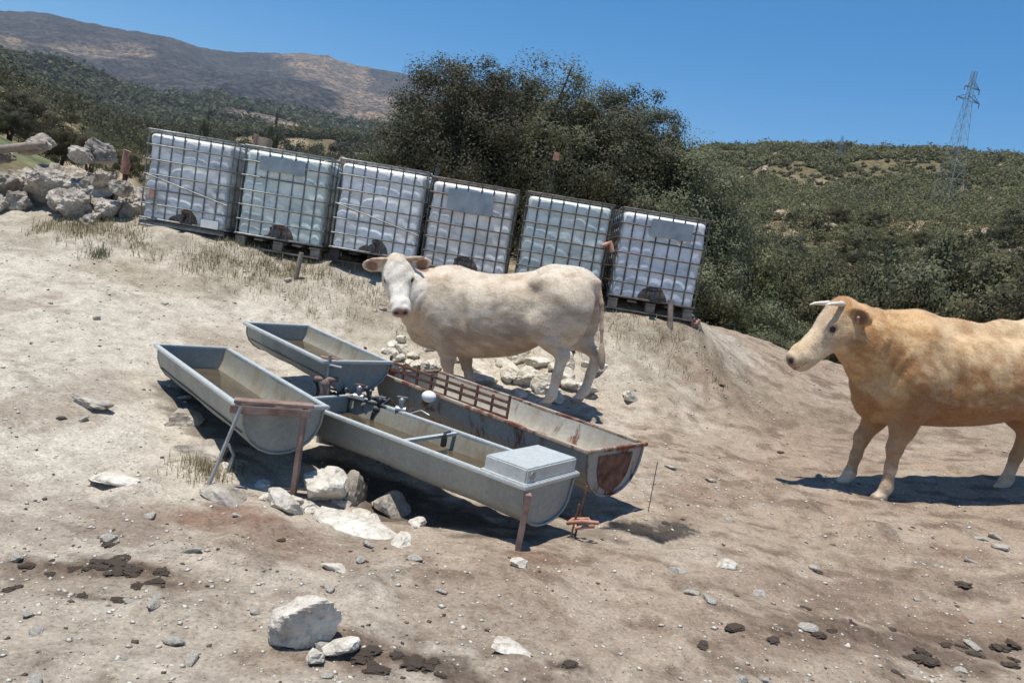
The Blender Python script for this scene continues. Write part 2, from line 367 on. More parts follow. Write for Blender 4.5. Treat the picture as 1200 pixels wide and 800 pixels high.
# far relief: tangent of elevation seen from the yard, by bearing and distance
AZ = np.array([-180, -60, -42, -35, -32, -29, -26, -22, -16, -9, -3, 4, 9, 12, 16, 20, 24, 28, 32, 40, 60, 180])
RK = np.array([14, 20, 30, 60, 110, 180, 300, 420, 900, 1600, 3000, 4200])
T = {
 14:  [-.05, -.02, -.01, -.01, -.01, -.01, -.02, -.04, -.06, -.07, -.07, -.07, -.09, -.10, -.11, -.11, -.10, -.09, -.08, -.06, -.04, -.05],
 20:  [-.04, .00, .01, .01, .00, -.01, -.03, -.06, -.09, -.10, -.10, -.10, -.12, -.13, -.14, -.13, -.12, -.11, -.10, -.06, -.02, -.04],
 30:  [-.02, .03, .05, .04, .02, .00, -.02, -.05, -.08, -.09, -.09, -.08, -.09, -.10, -.10, -.09, -.09, -.08, -.07, -.02, .0, -.02],
 60:  [.0, .06, .06, .052, .040, .024, .005, -.02, -.04, -.04, -.03, -.01, .01, .02, .02, .02, .03, .04, .05, .05, .05, .0],
 110: [.02, .09, .09, .080, .068, .048, .022, .01, .00, .01, .03, .05, .07, .08, .085, .09, .095, .105, .115, .12, .1, .02],
 180: [.02, .09, .09, .078, .066, .05, .04, .04, .04, .05, .07, .09, .115, .125, .13, .135, .14, .145, .15, .16, .12, .02],
 300: [.02, .11, .12, .09, .07, .06, .055, .055, .065, .08, .09, .12, .155, .175, .179, .178, .190, .192, .195, .20, .15, .02],
 420: [.02, .10, .11, .08, .072, .068, .072, .080, .096, .106, .105, .12, .15, .165, .17, .17, .18, .18, .18, .18, .14, .02],
 900: [.01, .09, .09, .085, .08, .075, .075, .082, .09, .09, .09, .09, .09, .09, .09, .09, .09, .09, .09, .09, .08, .01],
 1600:[.01, .12, .115, .115, .118, .115, .12, .118, .125, .125, .12, .11, .10, .1, .1, .1, .1, .1, .1, .1, .08, .01],
 3000:[.01, .15, .155, .164, .172, .172, .179, .177, .202, .199, .20, .19, .17, .15, .14, .13, .13, .13, .13, .12, .08, .01],
 4200:[.01, .1, .1, .1, .1, .1, .1, .1, .1, .1, .1, .1, .1, .1, .1, .1, .1, .1, .1, .1, .06, .01]}
TT = np.array([T[int(k)] for k in RK])
# fine profile of the mountain ridge
MR = np.array([(-35.3, .1642), (-32.73, .1718), (-29.96, .1715), (-26.05, .179), (-24.48, .1765), (-22.63, .1779), (-19.69, .1903), (-16.06, .202), (-13.96, .1968), (-9.14, .1994), (-3, .2)])
def z_far(x, y):
    r = np.maximum(np.hypot(x, y), 1); az = np.degrees(np.arctan2(x, y))
    lr = np.log(np.clip(r, 14, 4200)); lk = np.log(RK)
    rows = np.stack([np.interp(az, AZ, TT[i]) for i in range(len(RK))])
    rows[10] = np.where((az > -35) & (az < -3), np.interp(az, MR[:, 0], MR[:, 1]), rows[10])
    i = np.clip(np.searchsorted(lk, lr) - 1, 0, len(RK) - 2)
    f = (lr - lk[i]) / (lk[i + 1] - lk[i])
    a = np.take_along_axis(rows, i[None], 0)[0]; b = np.take_along_axis(rows, i[None] + 1, 0)[0]
    tz = a * (1 - f) + b * f
    z = 1.5 + r * tz
    z = z + fbm(x / 9, y / 9, 3) * np.interp(r, [14, 40, 100], [.1, .8, 1.2]) + fbm(x / 60, y / 60, 4) * np.interp(r, [40, 150, 400], [0, 3.5, 7])
    z = z + fbm(x / 420, y / 420, 5) * np.interp(r, [400, 1500, 2800], [0, 80, 55]) * np.interp(r, [2700, 3000], [1, .25])
    return z
def zat(x, y, micro=True):
    x = np.atleast_1d(np.asarray(x, float)); y = np.atleast_1d(np.asarray(y, float))
    d = np.maximum(np.maximum(y, np.abs(x) * .8), -y * 1.2)
    wf = sstep(11.3, 15.5, d)
    zn = z_near(x, y)
    if micro:
        zn = zn + fbm(x / .9, y / .9, 3) * .05 + fbm(x / .16, y / .16, 4) * .024 + np.maximum(0, fbm(x / .35 + 9, y / .35, 2) - .18) * .10
    z = zn * (1 - wf) + z_far(x, y) * wf
    return z
def Z(x, y): return float(zat(x, y)[0])

def build_ground():
    ang = np.concatenate([np.arange(-180, -50, 5), np.arange(-50, 50, .12), np.arange(50, 180, 5)])
    ang = np.radians(ang); na = len(ang)
    rad = np.concatenate([[.05, .4, .8, 1.2], np.arange(1.5, 15, .035)]); f = 15.0; e = []
    while f < 7000: e.append(f); f *= 1.018
    rad = np.concatenate([rad, e]); nr = len(rad)
    Rr, Aa = np.meshgrid(rad, ang, indexing='ij'); X = (Rr * np.sin(Aa)).ravel(); Y = (Rr * np.cos(Aa)).ravel()
    Zz = zat(X, Y); r = Rr.ravel(); az = np.degrees(Aa.ravel())
    V = np.stack([X, Y, Zz], 1)
    i, j = np.meshgrid(np.arange(nr - 1), np.arange(na), indexing='ij'); i = i.ravel(); j = j.ravel(); j2 = (j + 1) % na
    F = np.stack([i * na + j, i * na + j2, (i + 1) * na + j2, (i + 1) * na + j], 1)
    F = F[:, ::-1]
    # soil colours
    pale = np.array([.47, .42, .345]); tan = np.array([.325, .252, .188]); brown = np.array([.20, .145, .105])
    k = fbm(X / 1.6, Y / 1.6, 5)
    right = sstep(-1.5, 2.5, X + .25 * (6 - Y) + k * 2.5)
    c = pale[None] * (1 - right[:, None]) + tan[None] * right[:, None]
    fg = (1 - sstep(2.6, 4.2, Y + k))[:, None]
    c = c * (1 - fg * .75) + np.array([.36, .305, .24]) * fg * .75
    bk = sstep(.62, .9, fbm(X / .5 + 3, Y / .5, 5) + .55)[:, None] * .35
    c = c * (1 - bk) + brown * bk
    bk = sstep(.10, .34, fbm(X / .22 + 7, Y / .13, 4))[:, None] * (.3 + .7 * right[:, None])
    c = c * (1 - bk * .7) + np.array([.15, .105, .075]) * bk * .7
    bk = sstep(.12, .30, fbm(X / .3 - 4, Y / .25, 5))[:, None] * .3 * (1 - right[:, None] * .6)
    c = c * (1 - bk) + np.array([.60, .55, .46]) * bk
    bk = 0
    c = c * (1 - bk) + brown * bk
    bank = ((1 - sstep(.0, 1.1, np.abs(Y - 7.9))) * sstep(-4, -1, X) * (1 - sstep(1.5, 2.8, X)))[:, None] * sstep(-.15, .25, fbm(X / .5, Y / .5, 4))[:, None]
    c = c * (1 - bank * .75) + np.array([.58, .52, .43]) * bank * .75
    # dark strip of weeds and droppings in front of the tanks
    wd = (1 - sstep(.25, .75, np.abs(Y - 8.6 + fbm(X / .6, Y / .6, 3) * .8)))[:, None] * (.35 + .5 * sstep(-.1, .2, fbm(X / .3, Y / .3, 4)))[:, None]
    c = c * (1 - wd * .6) + np.array([.17, .14, .09]) * wd * .6
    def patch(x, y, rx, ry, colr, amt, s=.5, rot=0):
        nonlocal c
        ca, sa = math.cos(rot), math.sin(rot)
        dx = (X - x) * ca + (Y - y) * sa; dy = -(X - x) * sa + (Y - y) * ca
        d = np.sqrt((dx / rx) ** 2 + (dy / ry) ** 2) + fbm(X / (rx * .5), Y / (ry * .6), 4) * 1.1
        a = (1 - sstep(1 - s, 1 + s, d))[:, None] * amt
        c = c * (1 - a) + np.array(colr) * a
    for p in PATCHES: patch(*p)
    # scrub hillside soil
    hill = sstep(12.2, 15, np.maximum(Y, np.abs(X) * .8))[:, None]
    kk = fbm(X / 14, Y / 14, 5)
    hc = np.array([.135, .112, .062])[None] * np.ones((len(X), 1)); ochre = sstep(.12, .34, kk)[:, None]
    hc = hc * (1 - ochre) + np.array([.30, .235, .16]) * ochre
    left = (sstep(20, 35, r) * (1 - sstep(-24, -20, az)) * (az > -60))[:, None]
    path = (1 - sstep(1.1, 2.2, np.abs(az + 29.3 - (r - 40) * .030)))[:, None] * (sstep(24, 30, r) * (1 - sstep(85, 95, r)))[:, None]
    lc = np.array([.17, .145, .085]) * (1 - path) + np.array([.42, .34, .25]) * path
    hc = hc * (1 - left * .8) + lc * left * .8
    mead = ((1 - sstep(.6, 1.4, np.hypot((az + 34) / 3.5, (r - 27) / 6))))[:, None]
    hc = hc * (1 - mead) + np.array([.13, .15, .075]) * mead
    c = c * (1 - hill) + hc * hill
    mt = sstep(380, 700, r)[:, None]
    mk = fbm(X / 260, Y / 500, 5)
    mc = np.array([.046, .047, .052])[None] * np.ones((len(X), 1))
    tanp = (sstep(.10, .32, mk + .25 * np.exp(-((az + 15) / 5) ** 2) - .10 - .25 * sstep(2300, 2700, r) * (az < -20)))[:, None]
    mc = mc * (1 - tanp) + np.array([.145, .118, .095]) * tanp
    c = c * (1 - mt) + mc * mt
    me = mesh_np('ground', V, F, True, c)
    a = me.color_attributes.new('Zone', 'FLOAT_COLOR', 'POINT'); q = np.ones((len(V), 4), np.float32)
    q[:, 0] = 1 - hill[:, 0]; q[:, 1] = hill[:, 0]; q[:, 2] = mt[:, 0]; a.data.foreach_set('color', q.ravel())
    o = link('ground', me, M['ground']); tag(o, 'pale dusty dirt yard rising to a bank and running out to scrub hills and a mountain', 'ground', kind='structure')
DG = (.075, .05, .035)
PATCHES = [(-.45, 4.55, .85, .22, (.085, .065, .05), .85, .3, -.6), (-1.85, 4.95, .8, .18, (.10, .08, .06), .7, .3, -.85), (.3, 4.6, .5, .2, (.12, .09, .07), .6, .4, -.6), (1.3, 3.2, .35, .14, (.20, .14, .10), .6), (2.9, 3.9, .45, .16, (.19, .13, .09), .6), (3.1, 5.0, .3, .12, (.17, .11, .075), .55), (1.75, 3.6, .22, .07, DG, .7), (2.45, 3.72, .25, .07, DG, .75), (2.9, 4.35, .16, .06, DG, .6), (1.45, 3.36, .12, .05, DG, .7), (3.3, 4.6, .2, .07, DG, .5), (-1.45, 3.02, .30, .10, (.12, .085, .06), .8), (-1.75, 2.98, .2, .06, (.12, .085, .06), .7), (-1.62, 3.0, .16, .06, DG, .8), (-1.42, 3.05, .14, .06, DG, .85), (-1.45, 2.76, .1, .04, DG, .7), (-1.25, 2.93, .08, .03, DG, .8), (-1.8, 2.9, .12, .05, DG, .6), (-1.55, 2.9, .5, .16, (.2, .15, .11), .5, .6),  # first three entries paint the shade under the troughs into the soil
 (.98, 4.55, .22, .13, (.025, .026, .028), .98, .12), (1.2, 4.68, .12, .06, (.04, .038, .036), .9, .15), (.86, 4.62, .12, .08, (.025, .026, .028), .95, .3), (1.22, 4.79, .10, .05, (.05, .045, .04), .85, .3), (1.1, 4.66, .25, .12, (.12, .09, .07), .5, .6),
 (-1.24, 3.78, .28, .16, (.20, .11, .07), .75), (-1.0, 3.62, .3, .12, (.21, .14, .10), .6), (-.35, 2.62, .26, .12, (.12, .08, .055), .8), (-.05, 2.6, .14, .07, DG, .7), (.42, 2.76, .07, .04, DG, .9),
 (1.6, 3.45, .3, .12, (.16, .11, .08), .6), (2.16, 3.54, .34, .13, (.11, .075, .055), .8), (2.6, 3.7, .3, .14, (.14, .1, .075), .6), (1.9, 4.1, .45, .2, (.21, .15, .11), .55), (2.9, 4.5, .4, .15, (.2, .15, .11), .5),
 (2.4, 6.6, .5, .25, (.22, .16, .12), .5), (2.6, 8.3, .5, .3, (.22, .16, .12), .5), (1.6, 5.6, .4, .2, (.22, .15, .11), .5), (.3, 3.75, .15, .1, (.2, .12, .08), .6), (-2.9, 4.5, .4, .15, (.24, .18, .13), .5),
 (-4.0, 7.8, .6, .3, (.24, .19, .13), .5), (-2.6, 6.8, .5, .2, (.27, .21, .15), .4), (2.3, 9.9, .7, .35, (.40, .36, .29), .6), (-2.2, 4.4, .35, .3, (.50, .45, .37), .6), (-1.7, 4.1, .3, .2, (.50, .44, .35), .5), (-3.4, 5.9, .9, .4, (.48, .43, .35), .5), (-2.9, 7.2, .9, .3, (.48, .43, .35), .45)]
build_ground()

# ------------------------------------------------------------------ rocks
def rock_mesh(name, sx, sy, sz, seed, sub=4, cuts=11, rough=.07):
    rs = random.Random(seed)
    bm = bmesh.new(); bmesh.ops.create_icosphere(bm, subdivisions=sub, radius=1)
    pl = []
    for k in range(cuts):
        n = Vector((rs.gauss(0, 1), rs.gauss(0, 1), rs.gauss(0, 1))).normalized(); pl.append((n, rs.uniform(.42, .82)))
    off = Vector((seed * 3.7, seed * 1.3, 0))
    for v in bm.verts:
        d = v.co.normalized(); r = 1.0
        for n, q in pl:
            c = d.dot(n)
            if c > .05: r = min(r, q / c)
        r *= 1 + rough * noise.fractal(d * 2.5 + off, 1, 2, 4) + rough * .4 * noise.noise(d * 9 + off)
        v.co = Vector((d.x * r * sx, d.y * r * sy, d.z * r * sz))
    me = bpy.data.meshes.new(name); bm.to_mesh(me); bm.free()
    me.polygons.foreach_set('use_smooth', [False] * len(me.polygons))
    return me
def stone(x, y, s, label, name='stone', seed=None, m='rock', rot=None, sink=.33, group=None, cat='stone', z=None, sub=3):
    seed = seed if seed is not None else random.randint(1, 9999)
    me = rock_mesh(name, s[0] / 1.5, s[1] / 1.5, s[2] / 1.5, seed, sub + (m == 'rock_broken'), 11, .20 if m == 'rock_broken' else .09)
    o = link(name, me, M[m]); o.location = (x, y, (Z(x, y) if z is None else z) + s[2] * (.5 - sink))
    o.rotation_euler = rot or (random.uniform(-.2, .2), random.uniform(-.2, .2), random.uniform(0, 6))
    tag(o, label, cat, group); return o

# ------------------------------------------------------------------ leaves and trees
def leaf_cloud(centres, radii, per, size, seed, flat=.8, up=.3):
    r = np.random.default_rng(seed)
    C = np.repeat(centres, per, 0); RR = np.repeat(radii, per)[:, None]
    n = len(C)
    d = r.normal(size=(n, 3)); d /= np.linalg.norm(d, axis=1)[:, None]
    rad = r.random(n)[:, None] ** .5
    P0 = C + d * rad * RR * np.array([1, 1, flat])
    g_ = P0 - centres.mean(0); g_ /= np.linalg.norm(g_, axis=1)[:, None] + 1e-6
    nrm = r.normal(size=(n, 3)) * .5 + d * 1.0 + g_ * .9 + np.array([0, 0, up]); nrm /= np.linalg.norm(nrm, axis=1)[:, None]
    a = np.cross(nrm, r.normal(size=(n, 3))); a /= np.linalg.norm(a, axis=1)[:, None]; b = np.cross(nrm, a)
    s = size * r.uniform(.6, 1.3, n)[:, None]
    V = np.stack([P0 - a * s, P0 - b * s * .55, P0 + a * s, P0 + b * s * .55], 1).reshape(-1, 3)
    F = np.arange(n * 4).reshape(-1, 4)
    cv = np.repeat(r.random(len(centres)), per) * .75 + r.random(n) * .25
    return V, F, np.repeat(cv, 4)
def crown_points(rx, ry, rz, n, seed, lump=.28):
    """clump centres through an uneven crown (centre at the origin)"""
    rs = random.Random(seed); pts = []; off = Vector((seed * 2.1, seed, 0))
    while len(pts) < n:
        d = Vector((rs.gauss(0, 1), rs.gauss(0, 1), rs.gauss(0, 1))).normalized()
        if d.z < -.6: continue
        k = rs.random() ** .36
        e = min(1.13, 1 + lump * 2.2 * noise.noise(d * 2.1 + off) + lump * .9 * noise.noise(d * 5 + off))
        pts.append((d.x * rx * k * e, d.y * ry * k * e, d.z * rz * k * e))
    return np.array(pts)
def crown_mesh(rx, ry, rz, n, per, cr, leaf, seed, zc, base=0):
    c = crown_points(rx, ry, rz, n, seed); c[:, 2] += zc
    r = np.random.default_rng(seed).uniform(.6, 1.25, n) * cr
    V, F, cv = leaf_cloud(c, r, per, leaf, seed)
    keep = V.reshape(-1, 4, 3)[:, :, 2].min(1) > base
    V = V.reshape(-1, 4, 3)[keep].reshape(-1, 3); cv = cv.reshape(-1, 4)[keep].ravel(); F = np.arange(len(V)).reshape(-1, 4)
    return mesh_np('crown', V, F, False, np.stack([cv, cv, cv], 1)), c
def trunk_mb(h, r, pts, seed, stems=1):
    mb = MB(); rs = random.Random(seed)
    for s in range(stems):
        a = rs.uniform(0, 6.28); l = .25 * h * (stems > 1) + .1
        top = Vector((math.cos(a) * l, math.sin(a) * l, h)); mid = Vector((top.x * .4 + rs.uniform(-.1, .1), top.y * .4, h * .5))
        b0 = Vector((math.cos(a) * r * (stems > 1), math.sin(a) * r * (stems > 1), -.15))
        mb.tube([b0, mid, top], [r, r * .75, r * .55], 8)
        pk = sorted(pts, key=lambda p: rs.random())[:7]
        for p in pk:
            p = Vector(p); q = top.lerp(p, .5) + Vector((rs.uniform(-.1, .1), rs.uniform(-.1, .1), .08 * h))
            mb.tube([top * .85 + mid * .15, q, p], [r * .4, r * .25, r * .08], 6)
    return mb
def make_tree(name, label, cat, loc, rx, ry, rz, zc, n, per, cr, leaf, seed, mat, th, tr, stems=1, group=None, base=.1, loc_z=None):
    root = empty(name, (loc[0], loc[1], (Z(*loc) if loc_z is None else loc_z)), (0, 0, 0)); tag(root, label, cat, group)
    me, c = crown_mesh(rx, ry, rz, n, per, cr, leaf, seed, zc, base)
    link('crown', me, M[mat], root)
    trunk_mb(th, tr, c, seed, stems).build('trunk', M['bark'], root)
    return root
# ------------------------------------------------------------------ tanks
BOT = {'grey': mat_bottle('tank_plastic_cool', (.70, .71, .70), .5), 'green': mat_bottle('tank_plastic_greenish', (.68, .74, .68), .68),
       'white': mat_bottle('tank_plastic_white', (.86, .85, .82), .7), 'cream': mat_bottle('tank_plastic_creamy', (.78, .75, .70), .65),
       'teal': mat_bottle('tank_plastic_pale_teal', (.64, .70, .66), .7), 'blue': mat_bottle('tank_plastic_pale_blue', (.73, .76, .78), .7)}
def bottle_mesh(sd=0):
    """rounded blow-moulded tank with shallow ribs, front at y=0"""
    bm = bmesh.new(); bmesh.ops.create_cube(bm, size=1)
    bmesh.ops.scale(bm, vec=(.955, 1.135, .985), verts=bm.verts)
    bmesh.ops.bevel(bm, geom=bm.edges[:], offset=.06, segments=5, affect='EDGES', profile=.6)
    me = bpy.data.meshes.new('bottle'); bm.to_mesh(me); bm.free()
    o = bpy.data.objects.new('t', me); col.objects.link(o)
    md = o.modifiers.new('r', 'REMESH'); md.mode = 'VOXEL'; md.voxel_size = .016; md.use_smooth_shade = True
    dg = bpy.context.evaluated_depsgraph_get(); me2 = bpy.data.meshes.new_from_object(o.evaluated_get(dg)); bpy.data.objects.remove(o)
    for v in me2.vertices:
        x, y, z = v.co
        # pressed recesses between the ribs on the front, sides and top
        k = 0
        if y < -.5 and abs(x) < .42: k = 1
        gx = abs(math.sin((x + .5) * math.pi / .14)) ** .5; gz = abs(math.sin((z + .5) * math.pi / .1642)) ** .5
        f = -.006 * gx * gz + .012 * noise.noise(Vector((x * 2.2 + sd, y * 2.2, z * 3))) + .007 * noise.noise(Vector((x * 7, y * 7 + sd, z * 9)))
        if abs(y) > .5: v.co.y += f * (1 if y < 0 else -1) * .8
        if abs(x) > .42: v.co.x += f * (1 if x < 0 else -1) * .8
        if z > .44: v.co.z -= .02 * (abs(x) > .16) * (abs(x) < .40) * (abs(y) < .45)
    me2.name = 'bottle'; return me2
BOTTLES = [bottle_mesh(0), bottle_mesh(5.3), bottle_mesh(11.7)]
def make_tank(x, y, z, rz, kind, label, pallet='wood', plate=None, cage='cage', lean=0, hbars=7, dy=0, extra=None, brace=False):
    root = empty('water_tank', (x, y, z), (lean, 0, rz)); tag(root, label, 'water tank', 'row of caged water tanks on the bank')
    pz = .14 if pallet != 'tray' else .05
    # pallet
    p = MB()
    if pallet == 'tray':
        p.box((0, .6, .03), (1.0, 1.2, .015)); p.box((0, .01, .02), (1.0, .02, .045)); p.tube([(-.5, 0, -.02), (-.3, 0, -.02)], .02)
        for a in (-.45, 0, .45): p.box((a, .6, .005), (.08, 1.1, .03))
        p.build('pallet', M['cage'], root)
    else:
        mt = M[{'wood': 'wood', 'dark': 'darkwood', 'steel': 'cage'}[pallet]]
        for b in (.05, .6, 1.15): p.box((0, b, -.0 + .012), (1.0, .09, .02))
        for a in (-.44, 0, .44):
            for b in (.05, .6, 1.15): p.box((a, b, .064), (.11, .085, .082))
        for a in (-.44, -.22, 0, .22, .44): p.box((a, .6, .118), (.11, 1.2, .022))
        p.build('pallet', mt, root, .004)
    b = link('bottle', BOTTLES[int(abs(x) * 1.3 + 1) % 3].copy(), BOT[kind], root); b.location = (0, .59, pz + .493)
    # tubular cage
    c = MB(); x0, y0, y1, zb, zt = .505, -.0, 1.18, pz + .015, pz + 1.02
    hs = [zb + (zt - zb) * k / (hbars - 1) for k in range(hbars)]
    for hz in hs:
        r = .0125 if hz in (hs[0], hs[-1]) else .0085
        c.tube([(-x0, y0, hz), (x0, y0, hz), (x0, y1, hz), (-x0, y1, hz), (-x0, y0, hz)], r, 6)
    for vx in (-.5, -.36, -.22, -.08, .08, .22, .36, .5):
        for yy in (y0 + .016, y1 - .016): c.tube([(vx, yy, zb), (vx, yy, zt)], .0085, 6)
    for vy in (.2, .4, .6, .8, 1.0):
        for s in (-1, 1): c.tube([(s * (x0 - .016), vy, zb), (s * (x0 - .016), vy, zt)], .0085, 6)
    for vy in (.3, .85): c.tube([(-x0, vy, zt + .012), (x0, vy, zt + .012)], .014, 6)
    if brace: c.tube([(-.5, -.012, pz + .52), (.5, -.012, pz + .30)], .008, 6)
    c.build('cage', M[cage], root)
    # lid
    l = MB(); l.tube([(0, .585, pz + .96), (0, .585, pz + 1.0)], .09, 20); l.tube([(0, .585, pz + 1.0), (0, .585, pz + 1.012)], [.085, .07], 20)
    l.build('lid', M['black'], root)
    # discharge recess with valve
    v = MB(); seg = [(math.cos(a) * .17, math.sin(a) * .15) for a in np.linspace(0, math.pi, 13)]
    n = len(seg); vs = [(q[0], .018, pz + .03 + q[1]) for q in seg] + [(q[0], .12, pz + .03 + q[1]) for q in seg]
    v.add(vs, [tuple(range(n))[::-1]] + [(i, i + 1, n + i + 1, n + i) for i in range(n - 1)])
    v.build('valve_recess', M['mud'], root)
    q = MB(); q.tube([(0, .03, pz + .085), (0, -.06, pz + .08)], .034, 12); q.tube([(0, -.06, pz + .08), (0, -.085, pz + .08)], .042, 12); q.tube([(0, -.02, pz + .11), (0, -.02, pz + .15)], .012, 8)
    vb = q.build('valve', M['pipe'], root)
    h = MB(); h.box((.04, -.02, pz + .155), (.12, .025, .014)); h.build('valve_handle', M['rust'] if kind in ('grey', 'green') else M['pipe'], vb)
    if plate:
        px, pzz, pw, ph = plate
        s = MB(); s.box((px, -.016, pz + pzz), (pw, .006, ph)); s.build('label_plate', M['plate'], root)
    if extra: extra(root, pz)
    return root
GZ = 1.105
def ex1(root, pz):
    m = MB(); m.box((.33, -.02, pz + .06), (.2, .02, .09)); m.build('label_card', M['white'], root)
    m = MB(); m.box((-.37, -.03, pz + .30), (.06, .03, .09)); m.build('orange_tie', M['orange'], root)
def ex5(root, pz):
    m = MB(); m.tube([(.44, -.02, pz + .55), (.52, -.03, pz + .60), (.56, -.02, pz + .50)], .03, 7); m.build('orange_rag', M['orange'], root)
make_tank(-3.985, 8.9, GZ + .07, R(-1), 'grey', 'leftmost caged water tank, dull grey with an orange tie low on the left', 'tray', None, 'cage', extra=ex1, brace=True)
make_tank(-2.87, 8.93, GZ - .02, R(1), 'green', 'greenish caged water tank second from the left with a blue grey plate near the top', 'wood', (-.05, .85, .52, .16), 'cage')
make_tank(-1.755, 8.88, GZ - .0, R(-1.5), 'white', 'brightest white caged water tank on a black pallet, third from the left, without a plate', 'dark', None, 'cage', brace=True)
make_tank(-.70, 8.92, GZ - .03, R(.5), 'cream', 'caged water tank fourth from the left with a large grey plate', 'steel', (-.03, .80, .52, .24), 'cage_rust')
make_tank(.405, 8.9, GZ - .02, R(-1), 'teal', 'pale teal caged water tank with no plate, second from the right', 'wood', None, 'cage_rust', extra=ex5)
make_tank(1.515, 8.9, GZ - .02, R(0), 'blue', 'rightmost caged water tank, pale blue with a grey plate at the top right', 'wood', (.08, .85, .48, .2), 'cage_rust')
def stump(x, y, h, r, label, m='rust', name='post', cat='post', lean=(0, 0), z=None, g=None):
    mb = MB(); z0 = Z(x, y) - .1
    mb.tube([(0, 0, 0), (lean[0] * .5, lean[1] * .5, h * .5 + .05), (lean[0], lean[1], h + .1)], [r, r * .95, r * .9], 8)
    o = mb.build(name, M[m]); o.location = (x, y, z0); tag(o, label, cat, g); return o
stump(-3.385, 9.25, 1.22, .035, 'rusty orange post standing between the two leftmost tanks', 'rustpaint')
stump(-1.2, 9.0, 1.35, .028, 'dark leaning pole between the third and fourth tanks, taller than both', 'pipe', 'pole', 'pole', (.03, 0))
def wrap(name, x, y, z, label, m, cat):
    mb = MB(); pts = []
    for k in range(40):
        a = k * .8; pts.append((math.cos(a) * .045, math.sin(a) * .045, k * .004 + .02 * math.sin(k)))
    mb.tube(pts, .008, 5); o = mb.build(name, M[m]); o.location = (x, y, z); tag(o, label, cat)
wrap('coiled_rope', -1.19, 8.99, 1.72, 'dark coil of rope wound round the pole between the middle tanks', 'black', 'rope')
# orange marker among the rocks, small orange board in front of the trees
mk = empty('marker_post', (-5.29, 10.0, Z(-5.29, 10.0) - .05)); tag(mk, 'short post with an orange plastic sleeve behind the left rock pile', 'marker post')
m = MB(); m.tube([(0, 0, 0), (0, 0, .75)], .02, 8); m.build('post', M['rust'], mk)
m = MB(); m.tube([(0, 0, .5), (0.01, 0, .62), (-.01, 0, .72), (.01, 0, .80)], [.045, .06, .04, .05], 10); m.build('sleeve', M['orange'], mk)
ob = empty('orange_sign', (.205, 11.9, Z(.205, 11.9))); tag(ob, 'small orange square board on a thin pole in front of the dark oaks', 'sign')
zz = 3.08 - Z(.205, 11.9)
m = MB(); m.tube([(0, 0, -.1), (0, 0, zz)], .008, 8); m.build('pole', M['pipe'], ob)
m = MB(); m.box((0, -.02, zz), (.09, .012, .12)); m.build('board', M['orange'], ob)
# timber and brick props at the right end of the row
o = stone(2.06, 8.98, (.14, .12, .16), 'orange brick propping the right corner of the rightmost tank', 'brick_lump', 5, 'rock', cat='brick'); o.data.materials[0] = M['orange']
stump(1.78, 8.80, .32, .035, 'pale wooden stub leaning against the pallet of the rightmost tank', 'wood', 'wooden_stub', 'post', (-.06, .05))
stump(-2.52, 8.62, .3, .03, 'short weathered stake in the weeds below the gap by the third tank', 'wood', 'wooden_stake', 'stake', (.03, 0))

